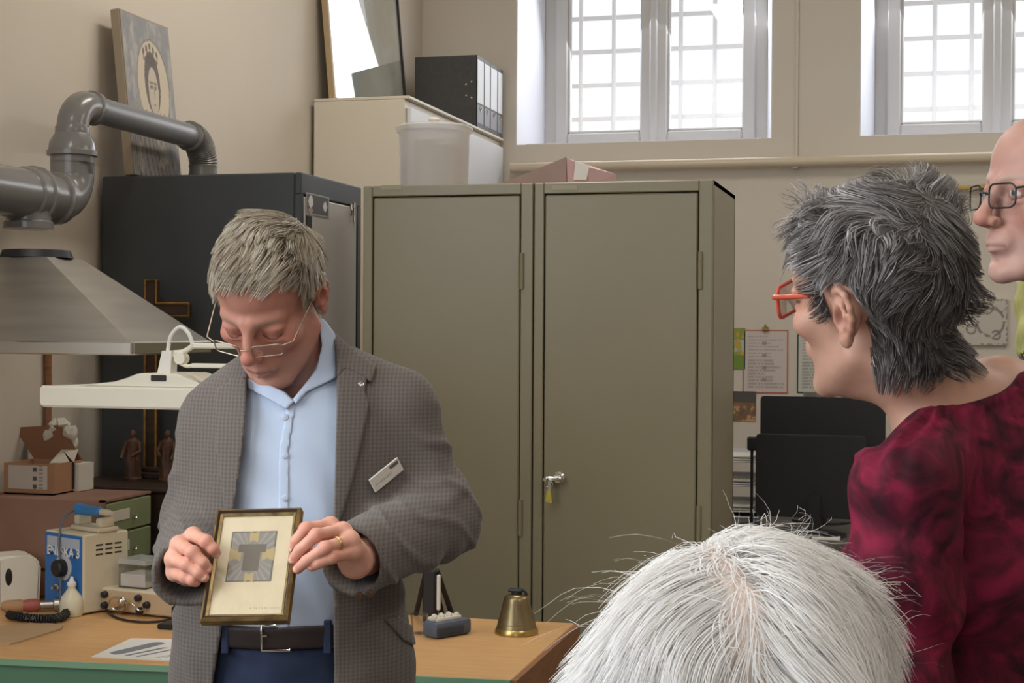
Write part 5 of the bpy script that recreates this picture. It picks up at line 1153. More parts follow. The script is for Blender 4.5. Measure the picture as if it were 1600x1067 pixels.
for py in (652, 712, 778): stud('shirt_button', lambda p: shirt(p)-.0022, 446, py, .0052, mat('button_pearl', S(176, 186, 204), .3), .002)
def neckcone(p): return smin(man_core(p)+.002, cap(p, v(474, 640, 2.5), v(462, 545, 2.47), .068, .066), .02)
for pl in ([(496, 494), (508, 500), (524, 522), (526, 590), (510, 598), (480, 612), (462, 632), (457, 624), (474, 603), (494, 578), (503, 540)], [(384, 586), (400, 590), (425, 603), (444, 612), (460, 627), (448, 640), (420, 624), (386, 606)]):
    place(soft('shirt_collar', largest(polygonize(piece(neckcone, .002, .0095, pl, 2.56), lo_+A3(0, 0, .2), hi_+A3(0, 0, .08), .0028)), M_shirt, MAN), mo)
# trousers, belt, shoes
def trousers(p):
    d = smin(ell(p, v(450, 1050, 2.46), (.166, .118, .16)), man_core(p)+.001, .02)
    for s in (-1, 1): d = smin(d, chain(p, [v(450, 1060, 2.47)+A3(s*.085, 0, 0), v(450, 1060, 2.45)*A3(1, 1, 0)+A3(s*.1, 0, .5), v(450, 1060, 2.5)*A3(1, 1, 0)+A3(s*.11, 0, .06)], [.092, .068, .056], .02), .03)
    d = d-fold(p, .8); d = smax(d, p[:, 2]-1.03, .004); return smax(d, .05-p[:, 2], .004)
place(soft('jeans', polygonize(trousers, v(280, 533, 2.2)*A3(1, 0, 0)+A3(0, 2.25, .03), v(640, 533, 2.6)*A3(1, 0, 0)+A3(0, 2.68, 1.04), .0075), M_jean, MAN), mo)
def waist(p): return man_core(p)+.002
zb0, zb1 = v(430, 1013, 2.34)[2], v(430, 977, 2.34)[2]
belt = lambda p: smax(smax(waist(p)-.007, -.004-waist(p), .002), np.abs(p[:, 2]-(zb0+zb1)/2-.012*(p[:, 0]+.37))-(zb1-zb0)/2, .003)
place(soft('belt', polygonize(belt, lo_-A3(0, 0, .1), hi_*A3(1, 1, 0)+A3(0, 0, 1.2), .0036), M_belt, MAN), mo)
q = march(lambda p: waist(p)-.007, 431, 996, 2.1, 2.6); bm = B()
hb = (zb1-zb0)*.5+.002; tube(bm, [Vector(q)+Vector((x, -.004, z)) for x, z in ((.0, hb), (-.021, hb), (-.021, -hb), (.022, -hb+.001), (.022, -hb+.004))], .0022, 8); tube(bm, [Vector(q)+Vector((-.021, -.005, .004)), Vector(q)+Vector((-.012, -.007, .004))], .002, 6)
o = obj('belt_buckle', bm, M_chrome, sharp=50); o.parent = MAN; place(o, mo)
for x in (352, 512):
    q = march(lambda p: waist(p)-.008, x, 995, 2.1, 2.6); bm = B(); bx(bm, Vector(q)+Vector((-.006, -.003, -.026)), Vector(q)+Vector((.006, .004, .026)), .002); o = obj('belt_loop', bm, M_jean); o.parent = MAN; place(o, mo)
M_shoe = mat('shoe_leather_dark', S(46, 36, 30), .4)
for s in (-1, 1): shoe(v(450, 533, 2.47)*A3(1, 1, 0)+A3(s*.11, 0, 0), (s*.25-.1, -1, 0), M_shoe, MAN, mo)
# name badge
bq = [march(lambda p: jacket_body(p)-.004, x, y, 2.1, 2.6) for x, y in ((572, 747), (617, 712), (630, 733), (584, 774))]
cq = np.mean(bq, 0); gq = grad(jacket_body, cq[None])[0]; e1 = unit((bq[1]-bq[0])+(bq[2]-bq[3])); e1 = unit(e1-gq*(e1@gq)); e2 = np.cross(gq, e1); e2 = e2 if e2@(bq[0]-bq[3]) > 0 else -e2
wB, hB = np.linalg.norm(bq[1]-bq[0]), .024
MB_ = Matrix(((e1[0], e2[0], gq[0], cq[0]), (e1[1], e2[1], gq[1], cq[1]), (e1[2], e2[2], gq[2], cq[2]), (0, 0, 0, 1)))
bm = B(); bx(bm, (-wB/2, -hB/2, .003), (wB/2, hB/2, .006), .0008, MB_); o = obj('name_badge', bm, M_paper); o.parent = MAN; place(o, mo)
def badge_fn(U, V_):
    c = np.tile(np.array(S(206, 200, 188)), (len(U), 1)); c = mixc(c, S(150, 146, 140), .7*((abs(V_-.42) < .1) & (U > .1) & (U < .7) & (np.sin(U*90) > -.3))); return mixc(c, S(96, 92, 92), (U > .66) & (V_ > .62) & (U < .95) & (V_ < .9))
o2 = painted('badge_print', MB_@Vector((-wB/2+.001, -hB/2+.001, .0063)), MB_.to_3x3()@Vector((wB-.002, 0, 0)), MB_.to_3x3()@Vector((0, hB-.002, 0)), 40, 16, badge_fn, M_print); o2.parent = o; o2.matrix_parent_inverse = Matrix()

# head, hands and hidden body: one mesh
HM = Head(-17, 36, 3, (-.3735, 2.392, 1.566), .985, neck_to=v(478, 622, 2.5), neck_r=(.056, .062), jaw=1.0, nose=1.0, eye_dz=-.008)
SKIN = (206, 152, 128)
loH, hiH = HM.pos-A3(.17, .19, .22), HM.pos+A3(.17, .2, .16)
hv = HM.mesh(loH, hiH, .0021, base=(186, 131, 113), red=.6, brow=(150, 132, 112), stub=(190, 150, 134))
def hand_sdf(wrist, mcps, pips, tips, thumb, r=.0088, palm_r=.0125, wr=.025):
    fl = []
    for m_, p_, t_ in zip(mcps, pips, tips):
        m_, p_, t_ = map(np.asarray, (m_, p_, t_)); dd = p_*.42+t_*.58+(p_-m_)*.10
        fl.append(([m_, p_, dd, t_], [r*1.08, r*1.0, r*.9, r*.8]))
    def f(p):
        palm = None
        for m_ in mcps:
            e = cap(p, np.asarray(wrist)*.75+np.asarray(m_)*.25, m_, palm_r*1.15, palm_r*.92); palm = e if palm is None else smin(palm, e, .014)
        palm = smin(palm, cap(p, wrist, np.mean(mcps, 0)*.35+np.asarray(wrist)*.65, wr*.85, palm_r*1.3), .02)
        fing = None
        for c, rr in fl:
            e = smin(chain(p, c, rr, .003), sph(p, c[1], rr[1]*1.06), .004); fing = e if fing is None else smin(fing, e, .0016)
        d = smin(palm, fing, .007)
        th = chain(p, thumb, [.0135, .011, .0098, .0082], .005); return smin(d, th, .006)
    return f
def hand_col(V, tips, nails_dir):
    c = np.tile(np.array(S(216, 162, 140)), (len(V), 1)); n = (np.sin(V[:, 0]*260)*np.sin(V[:, 1]*210+1)*np.sin(V[:, 2]*240)+1)/2; c = mixc(c, S(196, 136, 116), n*.45)
    for t in tips: c = mixc(c, S(208, 126, 112), .5*np.exp(-((V-t)**2).sum(1)/.012**2))
    return c
# right hand of the man (at the frame edge nearer the control box)
d0 = 2.115
hR = dict(wrist=v(293, 888, 2.19), mcps=[v(302, 836, 2.145), v(279, 850, 2.135), v(270, 873, 2.13), v(273, 895, 2.135)],
          pips=[v(322, 846, 2.105), v(301, 863, 2.095), v(292, 882, 2.095), v(290, 901, 2.10)], tips=[v(337, 864, 2.108), v(325, 888, 2.095), v(319, 902, 2.09), v(306, 909, 2.095)],
          thumb=[v(292, 862, 2.17), v(315, 856, 2.172), v(338, 868, 2.166), v(356, 874, 2.16)])
hL = dict(wrist=v(556, 880, 2.17), mcps=[v(517, 820, 2.16), v(536, 828, 2.14), v(549, 843, 2.13), v(553, 862, 2.13)],
          pips=[v(478, 826, 2.13), v(494, 836, 2.105), v(508, 856, 2.095), v(519, 870, 2.10)], tips=[v(458, 858, 2.128), v(458, 874, 2.112), v(465, 889, 2.105), v(487, 885, 2.10)],
          thumb=[v(530, 860, 2.17), v(500, 868, 2.18), v(474, 866, 2.18), v(450, 862, 2.175)])
hands = []
for hd in (hR, hL):
    ff = hand_sdf(**hd); al = np.array(hd['mcps']+hd['pips']+hd['tips']+hd['thumb']+[hd['wrist']]); V_, Q_ = polygonize(ff, al.min(0)-.035, al.max(0)+.035, .0016)
    hands.append((V_, Q_, hand_col(V_, hd['tips']+hd['pips'], None)))
hidden = limb_body([[v(475, 640, 2.5), v(460, 800, 2.47), v(452, 960, 2.46)], [v(540, 640, 2.48), sr['a'], sr['b'], sr['c']*.9+sr['b']*.1, hL['wrist']], [v(420, 640, 2.48), sl['a'], sl['b'], sl['c']*.9+sl['b']*.1, hR['wrist']]]+
                   [[v(450, 1050, 2.47)+A3(s*.07, 0, 0), v(450, 1060, 2.45)*A3(1, 1, 0)+A3(s*.1, 0, .5), v(450, 1060, 2.5)*A3(1, 1, 0)+A3(s*.11, 0, .05)] for s in (-1, 1)],
                   [[.06, .095, .1], [.045, .04, .034, .026, .022], [.045, .04, .034, .026, .022], [.06, .045, .036], [.06, .045, .036]])
hc = np.tile(np.array(S(*SKIN)), (len(hidden[0]), 1))
bV, bQ, bC = join_np([hv, *hands, (*hidden, hc)])
place(soft('body', (bV, bQ), M_skin, MAN, bC), mo)
# finger nails and wedding ring
M_nail = mat('nail', S(222, 176, 160), .25)
def nail(pip, tip, out):
    pip, tip = Vector(pip), Vector(tip); dr = (tip-pip).normalized(); out = Vector(out); out = (out-dr*out.dot(dr)).normalized(); sd = dr.cross(out)
    M_ = Matrix(((sd.x, dr.x, out.x, 0), (sd.y, dr.y, out.y, 0), (sd.z, dr.z, out.z, 0), (0, 0, 0, 1))); bm = B()
    bmesh.ops.create_uvsphere(bm, u_segments=12, v_segments=8, radius=1, matrix=Matrix.Translation(tip-dr*.001+out*.0054) @ M_ @ Matrix.Diagonal((.0047, .0062, .0018, 1))); o = obj('finger_nail', bm, M_nail); o.parent = MAN; place(o, mo)
for hd in (hR, hL):
    for p_, t_ in list(zip(hd['pips'], hd['tips'])): nail(p_, t_, (0, -1, .25))
a_, b_ = Vector(hL['mcps'][2]), Vector(hL['pips'][2]); c_ = a_.lerp(b_, .55); x, y = ring_frame(b_-a_); bm = B(); tube(bm, [c_+(x*math.cos(2*math.pi*k/24)+y*math.sin(2*math.pi*k/24))*.0098 for k in range(24)], .0016, 8, closed=True); o = obj('wedding_ring', bm, M_brassb); o.parent = MAN; place(o, mo)
# hair
qv = HM.to_l(hv[0]); qx, qy, qz = np.abs(qv[:, 0]), qv[:, 1], qv[:, 2]
front_line = np.where(qy < -.035, .096-.75*np.clip(qx-.03, 0, .05), np.where(qy < -.012, .012+.9*np.clip(-.012-qy, 0, .03), np.where(qy < .026, .036, -.045-.2*np.clip(qy-.026, 0, .1))))
mask = (qz > front_line) & (HM.ear(qv) > .008) & (hv[0][:, 2] > HM.pos[2]-.09)
rng = np.random.default_rng(11)
roots = scatter(hv[0], hv[1], mask, 9000, rng)
CR = np.array([.012, .075, .105])
def comb_man(p):
    q = HM.to_l(p); d = q-CR; d[:, 2] *= 1.0; d = d+A3(-.045, -.04, 0)*np.clip((q[:, 2:3]-.05)/.05, 0, 1)+A3(0, .05, -.09)*np.clip((.05-q[:, 2:3])/.04, 0, 1)
    d = unit(d); return d@HM.R.T
ql = HM.to_l(roots); ln = .028+.016*np.clip((ql[:, 2]-.03)/.06, 0, 1)+rng.uniform(-.008, .01, len(roots)); ln = np.where(ql[:, 2] < .02, .018, ln)
Pm = grow(HM.f, roots, comb_man, ln, 7, lift=.36, grav=.10, wave=(.22, 46.), rng=rng, clump=.62, guides=420, off=.0022)
t_ = np.clip(.5+.22*np.sin(roots[:, 0]*60+roots[:, 1]*40)+rng.normal(0, .22, len(roots)), 0, 1)
Vh, Qh, Ch = strand_mesh(Pm, .0007, .0002, hair_cols(len(roots), (132, 117, 98), (176, 164, 145), (216, 208, 194), rng, t_), HM.to_v([(0, .015, .02)])[0], rng)
# thin scalp layer below the strands
sel = mask[hv[1]].all(1); sv = hv[0]+grad(HM.f, hv[0])*.0015
capV, capQ = sv, hv[1][sel]
used, inv = np.unique(capQ, return_inverse=True)
Vh, Qh, Ch = join_np([(Vh, Qh, Ch), (capV[used], inv.reshape(-1, 4), np.tile(np.array(S(158, 140, 122)), (len(used), 1)))])
place(soft('hair', (Vh, Qh), M_hair, MAN, Ch), mo)
# spectacles: thin, half rimmed
M_gl = mat('glasses_wire', S(176, 160, 140), .3, 1.0); M_lens = glass_mat('lens', (.97, .97, .97), .10)
rim_glasses(HM, MAN, mo, '', (.046), .020, .0009, M_gl, M_lens, fy=-.122, fz=-.015, full=True, temple_z=.012)

# ================================================================== the framed picture he holds
Rf = rot3(math.radians(-8.3), math.radians(-33.6), math.radians(-2.9)); pf = A3(-.3578, 2.12, 1.193); wF, hF = .1223, .1694
p0 = V2W@Vector(pf); R3 = Matrix([[*Rf[i]] for i in range(3)]); 
FW = V2W@Matrix.Translation(Vector(pf))@R3.to_4x4()      # local x across, y into the picture, z up
t = thing('framed_picture', 'small gilt framed picture with a grey cross print, held up by the man', 'picture', p0)
M_gilt = mat('worn_gilt_frame', S(158, 130, 80), .4, .5, col2=S(98, 76, 46), scale=60); M_gilt2 = mat('inner_gilt', S(168, 144, 96), .35, .6, col2=S(110, 88, 54), scale=70)
def rail(bm, w_, h_, t0, t1, y0, y1):
    for k in range(4):
        q = [(-w_, -h_), (w_, -h_), (w_, h_), (-w_, h_)]; a, b_ = q[k], q[(k+1) % 4]
        i = lambda pt, tt: (pt[0]-math.copysign(tt, pt[0]), pt[1]-math.copysign(tt, pt[1]))
        a0, b0, a1, b1 = i(a, t0), i(b_, t0), i(a, t1), i(b_, t1)
        hexa(bm, [FW@Vector((x, .012, z)) for x, z in (a0, b0, b1, a1)], [FW@Vector((x, yy, z)) for (x, z), yy in ((a0, y0), (b0, y0), (b1, y1), (a1, y1))])
bm = B(); rail(bm, wF/2, hF/2, 0, .004, -.002, -.006); obj('frame_moulding', bm, M_gilt, t, 20)
bm = B(); rail(bm, wF/2, hF/2, .004, .007, -.006, -.002); obj('frame_hollow', bm, mat('frame_dark_hollow', S(62, 48, 36), .5), t, 20)
bm = B(); rail(bm, wF/2, hF/2, .007, .0105, -.003, -.0005); obj('frame_slip', bm, M_gilt2, t, 20)
bm = B(); bx(bm, (-wF/2+.002, .010, -hF/2+.002), (wF/2-.002, .0135, hF/2-.002), 0, FW); obj('backing_board', bm, M_card, t)
def pic_fn(U, V_):
    c = np.tile(np.array(S(222, 206, 172)), (len(U), 1)); c = mixc(c, S(206, 186, 148), (fbm(U, V_, 5, 2)-.4)*1.2)
    x = (U-.5)/.5; y = (V_-.56)/.5; px, py = (U-.475)/.315, (V_-.585)/.255
    inn = (abs(px) < 1) & (abs(py) < 1); r = np.hypot(px, py); a = np.arctan2(py, px)
    g = mixc(np.tile(np.array(S(138, 131, 122)), (len(U), 1)), S(160, 155, 148), .8*np.clip(np.sin(a*26), 0, 1)*(r > .35)*(abs(abs(a) % (math.pi/2)-math.pi/4) < .38)); c = np.where(inn[:, None], g, c)
    c = mixc(c, S(96, 90, 82), inn & ((abs(px) > .94) | (abs(py) > .94)))
    gold = S(182, 160, 108)
    for cx, cy, w_, h_ in ((0, .78, .2, .14), (0, -.82, .2, .12), (-.72, .08, .26, .17), (.72, .08, .26, .17)): c = mixc(c, gold, (abs(px-cx) < w_) & (abs(py-cy) < h_*(1+.6*abs(px-cx)/w_)))
    cr = ((abs(px) < .36) & (abs(py+.07) < .5)) | ((abs(px) < .62) & (abs(py-.3) < .15)); c = mixc(c, S(104, 92, 76), cr)
    c = mixc(c, S(80, 70, 60), .6*((abs(py-.45) < .02) & (abs(px) < .62)))
    return mixc(c, S(150, 136, 112), .5*((abs(V_-.07) < .008) & (U > .55) & (U < .95) & (np.sin(U*160) > 0)))
painted('picture', FW@Vector((-wF/2+.0095, .0015, -hF/2+.0095)), FW.to_3x3()@Vector((wF-.019, 0, 0)), FW.to_3x3()@Vector((0, 0, hF-.019)), 120, 160, pic_fn, M_print, t)
bm = B(); bx(bm, (-wF/2+.0095, -.0002, -hF/2+.0095), (wF/2-.0095, .0006, hF/2-.0095), 0, FW); obj('picture_glass', bm, glass_mat('picture_glass', (1, 1, 1), .03), t)
# ================================================================== short haired woman, seen from behind
WOM, wo = person('woman with short grey hair and orange glasses in a maroon blouse, seen from behind', 1500, 1.68)
HW = Head(-143, -6, 15, (.396, 1.654, 1.555), .97, neck_to=v(1500, 668, 1.70), neck_r=(.050, .058), jaw=.9, nose=.9)
Rb = rot3(math.radians(-122), 0, 0); SHL, SHR = v(1412, 762, 1.57), v(1640, 700, 1.86); NB = v(1500, 650, 1.70)
def wom_core(p):
    d = ell(p, v(1560, 905, 1.74), (.175, .125, .26), Rb)
    d = smin(d, cap(p, NB+A3(0, 0, -.02), SHL, .054, .05), .035); d = smin(d, cap(p, NB+A3(0, 0, -.02), SHR, .054, .05), .035)
    return smin(d, ell(p, v(1560, 1180, 1.74), (.17, .13, .2), Rb), .06)
wom_neck = lambda p: smin(HW.f(p), wom_core(p)+.006, .03)
Vw, Qw = polygonize(wom_neck, HW.pos-A3(.2, .2, .26), HW.pos+A3(.28, .3, .17), .0023)
Cw = HW.colour(Vw, base=(182, 140, 120), red=.4, lips=(168, 98, 88))
hidW = limb_body([[NB-A3(0, 0, .05), v(1560, 900, 1.74), v(1560, 1150, 1.74)], [SHL, v(1394, 1050, 1.57), v(1330, 1190, 1.75)], [SHR, v(1680, 1000, 1.86), v(1550, 1150, 1.92)]]+[[v(1560, 1290, 1.74)*A3(1, 1, 1)+A3(s*.04, s*.06, 0), v(1560, 533, 1.72)*A3(1, 1, 0)+A3(s*.05, s*.07, .48), v(1560, 533, 1.76)*A3(1, 1, 0)+A3(s*.05, s*.08, .05)] for s in (-1, 1)],
                 [[.05, .08, .07], [.036, .03, .026], [.036, .03, .026], [.045, .04, .035], [.045, .04, .035]])
hands_w = []
for wr_, sg in ((v(1330, 1190, 1.75), 1), (v(1550, 1150, 1.92), -1)):
    fw = unit(A3(-.75, .65, -.1)); sd = unit(np.cross(fw, A3(0, 0, 1)))
    mc = [wr_+fw*.085+sd*k for k in (-.03, -.01, .01, .028)]; pp = [m_+fw*.04-A3(0, 0, .012) for m_ in mc]; tt = [q+fw*.03-A3(0, 0, .025) for q in pp]
    th = [wr_+fw*.03+sd*-.02, wr_+fw*.06+sd*-.045, wr_+fw*.09+sd*-.05, wr_+fw*.11+sd*-.045]; ff = hand_sdf(wr_, mc, pp, tt, th, .0082, .012, .024); al = np.array(mc+tt+th+[wr_]); a_, b_ = polygonize(ff, al.min(0)-.03, al.max(0)+.03, .003); hands_w.append((a_, b_, hand_col(a_, tt, None)))
bV, bQ, bC = join_np([(Vw, Qw, Cw), (*hidW, np.tile(np.array(S(182, 140, 120)), (len(hidW[0]), 1))), *hands_w])
place(soft('body', (bV, bQ), M_skin, WOM, bC), wo)
NECKLINE = [(1280, 705), (1374, 697), (1396, 672), (1416, 652), (1441, 633), (1470, 630), (1503, 630), (1535, 623), (1565, 612), (1582, 598), (1590, 584), (1640, 560), (1640, 380), (1280, 380)]
def blouse(p):
    d = wom_core(p)-.006; px, py = vproj(p); nl = poly_sd(px, py, NECKLINE)*.00069
    a = np.arctan2(p[:, 1]-NB[1], p[:, 0]-NB[0]); dep = np.clip(nl, 0, 1)
    d = d-.0030*np.sin(a*42+2*np.sin(a*9))*np.exp(-dep/.045)*np.clip(dep/.006, 0, 1)-.0035*np.exp(-((nl-.006)/.006)**2)
    arm = chain(p, [SHL+A3(.004, 0, -.008), v(1408, 900, 1.57), v(1402, 1080, 1.56), v(1330, 1190, 1.75)], [.051, .055, .055, .04], .03)
    arm = arm-.004*np.sin(p[:, 2]*70+p[:, 0]*60+2*np.sin(p[:, 1]*30))*np.clip((1.42-p[:, 2])/.1, 0, 1)
    arm2 = chain(p, [SHR, v(1680, 1000, 1.86), v(1550, 1150, 1.92)], [.05, .055, .042], .03)
    d = smin(d, arm, .012); d = smin(d, arm2, .015)
    d = d-fold(p, 1.1)*np.clip((1.36-p[:, 2])/.08, 0, 1)
    return smax(smax(d, -nl, .002), .92-p[:, 2], .004)
M_bl, N, L, b_ = new_mat('blouse_maroon_print'); b_.inputs['Roughness'].default_value = .8; b_.inputs['Specular IOR Level'].default_value = .2
tc = N.new('ShaderNodeTexCoord'); n1 = N.new('ShaderNodeTexNoise'); n1.inputs['Scale'].default_value = 17; n1.inputs['Detail'].default_value = 6; n1.inputs['Distortion'].default_value = 1.6; L.new(tc.outputs['Object'], n1.inputs[0])
r1 = N.new('ShaderNodeValToRGB'); els = r1.color_ramp.elements; els[0].position = .34; els[0].color = (*S(46, 11, 22), 1); els[1].position = .68; els[1].color = (*S(122, 24, 54), 1); e_ = els.new(.5); e_.color = (*S(82, 17, 36), 1)
n3 = N.new('ShaderNodeTexNoise'); n3.inputs['Scale'].default_value = 700; L.new(tc.outputs['Object'], n3.inputs[0]); bp = N.new('ShaderNodeBump'); bp.inputs['Strength'].default_value = .2; bp.inputs['Distance'].default_value = .002; L.new(n3.outputs[0], bp.inputs['Height']); L.new(bp.outputs[0], b_.inputs['Normal'])
L.new(n1.outputs[0], r1.inputs[0]); L.new(r1.outputs[0], b_.inputs['Base Color'])
place(soft('blouse', polygonize(blouse, A3(.3, 1.36, .9), A3(.82, 2.08, 1.56), .0042), M_bl, WOM), wo)
def pants(o, y0, z1, m, root, org, dx=.05, dy=.07):
    def f(p):
        d = ell(p, A3(o[0], o[1], z1-.12), (.165, .15, .2))
        for s in (-1, 1): d = smin(d, chain(p, [A3(o[0]+s*dx, o[1]+s*dy, z1-.2), A3(o[0]+s*dx, o[1]+s*dy, .5), A3(o[0]+s*dx, o[1]+s*dy, .06)], [.088, .066, .056], .02), .03)
        return smax(smax(d, p[:, 2]-z1, .004), .05-p[:, 2], .004)
    place(soft('trousers', polygonize(f, A3(o[0]-.3, o[1]-.3, .02), A3(o[0]+.3, o[1]+.3, z1+.03), .012), m, root), org)
cW = v(1560, 533, 1.74); pants(cW, 0, 1.0, mat('trousers_charcoal', S(52, 50, 54), .8), WOM, wo)
for s in (-1, 1): shoe(A3(cW[0]+s*.05, cW[1]+s*.08, 0), (-.85, .5, 0), M_shoe, WOM, wo)
# hair
q = HW.to_l(Vw); qx, qy, qz = np.abs(q[:, 0]), q[:, 1], q[:, 2]
line = np.where(qy < -.055, .062, np.where(qy < -.036, .047, np.where(qy < -.016, -.008+1.2*np.clip(-.03-qy, 0, .04), np.where(qy < .026, .034, -.072-.15*np.clip(qy-.03, 0, .1)))))
mask = (qz > line) & (HW.ear(q) > .006)
rng = np.random.default_rng(5); roots = scatter(Vw, Qw, mask, 9500, rng); ql = HW.to_l(roots)
CRW = np.array([-.01, .07, .12])
def comb_w(p):
    q = HW.to_l(p); d = unit(q-CRW); up = np.clip((q[:, 2:3]-.03)/.05, 0, 1)
    d = d+A3(.15, -.55, 0)*up+A3(.0, .25, -.95)*(1-up); return unit(d)@HW.R.T
ln = np.where(ql[:, 2] > .05, .054, np.where(ql[:, 2] > .0, .044, .030))*rng.uniform(.75, 1.2, len(roots)); ln = np.where((ql[:, 1] < .04) & (ql[:, 2] < .066), .014+.3*np.clip(ql[:, 2]-.03, 0, .04), ln); ln = np.where((ql[:, 1] < -.014) & (ql[:, 2] < .07), .021, ln)
ln = np.where((ql[:, 2] < -.045), .026, ln); ln = np.where((ql[:, 1] > .055) & (ql[:, 2] > -.045), np.minimum(ln, .036), ln)
Pw = grow(HW.f, roots, comb_w, ln, 8, lift=.32, grav=.12, wave=(.48, 60.), rng=rng, clump=.62, guides=520, off=.002)
tone = np.clip(.30+1.9*np.clip(ql[:, 2]-.03, 0, .1)-2.6*np.clip(ql[:, 1]-.02, 0, .1)+1.2*np.clip(-ql[:, 1], 0, .1)+.1*np.sin(roots[:, 0]*70+roots[:, 2]*50)+rng.normal(0, .2, len(roots)), 0, 1)
Vh, Qh, Ch = strand_mesh(Pw, .0006, .00018, hair_cols(len(roots), (76, 69, 66), (144, 138, 135), (216, 212, 211), rng, tone), HW.to_v([(0, .015, .03)])[0], rng)
sel = mask[Qw].all(1); used, inv = np.unique(Qw[sel], return_inverse=True); cv = Vw[used]+grad(HW.f, Vw[used])*.0015
Vh, Qh, Ch = join_np([(Vh, Qh, Ch), (cv, inv.reshape(-1, 4), np.tile(np.array(S(92, 86, 83)), (len(used), 1)))])
place(soft('hair', (Vh, Qh), M_hair, WOM, Ch), wo)
M_orange = mat('glasses_orange', S(184, 78, 58), .3)
rim_glasses(HW, WOM, wo, '', .050, .036, .0022, M_orange, M_lens, fy=-.113, fz=-.002, temple_z=.016, temple_end=-.01)

# ================================================================== bald man at the edge
BAL, bo = person('bald man with dark rimmed glasses and a navy jacket, in profile', 1650, 2.22)
HB = Head(-74, 0, 2, (0, 0, 0), 1.0, jaw=1.05, nose=1.0, neck_to=v(1690, 560, 2.33), neck_r=(.062, .07))
HB.pos = v(1521, 344, 2.19)-HB.to_v([(0, -.133, -.034)])[0]
Vb, Qb = polygonize(HB.f, HB.pos-A3(.17, .17, .24), HB.pos+A3(.19, .2, .15), .0023)
Cb = HB.colour(Vb, base=(182, 140, 126), red=.5, brow=(170, 150, 134), stub=(180, 150, 140), eyes=True)
cB = v(1688, 533, 2.36)
def bal_core(p):
    d = ell(p, A3(cB[0], cB[1], 1.24), (.17, .13, .25), rot3(math.radians(-70), 0, 0))
    d = smin(d, cap(p, A3(cB[0], cB[1], 1.53), A3(cB[0]-.03, cB[1]-.18, 1.43), .06, .065), .04); d = smin(d, cap(p, A3(cB[0], cB[1], 1.53), A3(cB[0]+.03, cB[1]+.18, 1.43), .06, .065), .04)
    return smin(d, ell(p, A3(cB[0], cB[1], 1.0), (.17, .13, .2), rot3(math.radians(-70), 0, 0)), .06)
armB = [[A3(cB[0]-.03, cB[1]-.19, 1.43), A3(cB[0]+.02, cB[1]-.24, 1.14), A3(cB[0]-.16, cB[1]-.2, .98)], [A3(cB[0]+.03, cB[1]+.19, 1.43), A3(cB[0]+.06, cB[1]+.24, 1.14), A3(cB[0]-.12, cB[1]+.2, .98)]]
hidB = limb_body([[A3(cB[0], cB[1], 1.5), A3(cB[0], cB[1], 1.2), A3(cB[0], cB[1], .95)], *armB]+[[A3(cB[0], cB[1]+s*.08, .82), A3(cB[0], cB[1]+s*.1, .5), A3(cB[0]+.02, cB[1]+s*.1, .05)] for s in (-1, 1)], [[.06, .09, .07], [.04, .034, .028], [.04, .034, .028], [.045, .04, .036], [.045, .04, .036]])
hb_ = []
for am in armB:
    wr_ = am[-1]; fw = unit(A3(-.9, 0, -.35)); sd = unit(np.cross(fw, A3(0, 0, 1))); mc = [wr_+fw*.09+sd*k for k in (-.03, -.01, .011, .03)]; pp = [m_+fw*.042-A3(0, 0, .014) for m_ in mc]; tt = [q_+fw*.028-A3(0, 0, .03) for q_ in pp]
    th = [wr_+fw*.03+sd*-.02, wr_+fw*.06+sd*-.045, wr_+fw*.09+sd*-.05, wr_+fw*.11+sd*-.045]; ff = hand_sdf(wr_, mc, pp, tt, th); al = np.array(mc+tt+th+[wr_]); a_, b2 = polygonize(ff, al.min(0)-.03, al.max(0)+.03, .003); hb_.append((a_, b2, hand_col(a_, tt, None)))
bV, bQ, bC = join_np([(Vb, Qb, Cb), (*hidB, np.tile(np.array(S(182, 140, 126)), (len(hidB[0]), 1))), *hb_])
place(soft('body', (bV, bQ), M_skin, BAL, bC), bo)
def bjack(p):
    d = bal_core(p)-.008
    for am in armB: d = smin(d, chain(p, am, [.068, .06, .048], .02), .015)
    nk = cap(p, A3(cB[0]-.03, cB[1]-.01, 1.5), A3(cB[0]-.05, cB[1]-.05, 1.78), .075, .09)
    return smax(smax(d-fold(p, 1.0), -nk, .004), .86-p[:, 2], .004)
place(soft('jacket', polygonize(bjack, A3(cB[0]-.34, cB[1]-.36, .82), A3(cB[0]+.3, cB[1]+.36, 1.62), .007), mat('jacket_navy', S(44, 58, 84), .8, col2=S(56, 72, 98), scale=25), BAL), bo)
def bcol(p):
    a0, a1 = A3(cB[0]-.012, cB[1]-.02, 1.50), A3(cB[0]-.03, cB[1]-.05, 1.64); d = cap(p, a0, a1, .088, .084); inn = cap(p, a0-A3(0, 0, .05), a1+A3(0, 0, .06), .079, .077)
    return smax(smax(smax(d-.003*np.sin(p[:, 2]*120+p[:, 1]*60), -inn, .003), p[:, 2]-1.625-.25*(p[:, 0]-cB[0]), .003), 1.48-p[:, 2], .003)
place(soft('collar', polygonize(bcol, A3(cB[0]-.16, cB[1]-.16, 1.42), A3(cB[0]+.14, cB[1]+.16, 1.7), .004), mat('collar_yellow_green', S(176, 170, 104), .85, col2=S(150, 148, 92), scale=40, bump=.3), BAL), bo)
pants(cB, 0, .96, mat('trousers_dark_blue', S(46, 50, 66), .8), BAL, bo, 0, .1)
for s in (-1, 1): shoe(A3(cB[0]+.02, cB[1]+s*.1, 0), (-1, 0, 0), M_shoe, BAL, bo)
rim_glasses(HB, BAL, bo, '', .046, .034, .0014, M_blackm, M_lens, fy=-.116, fz=.0, temple_z=.02)
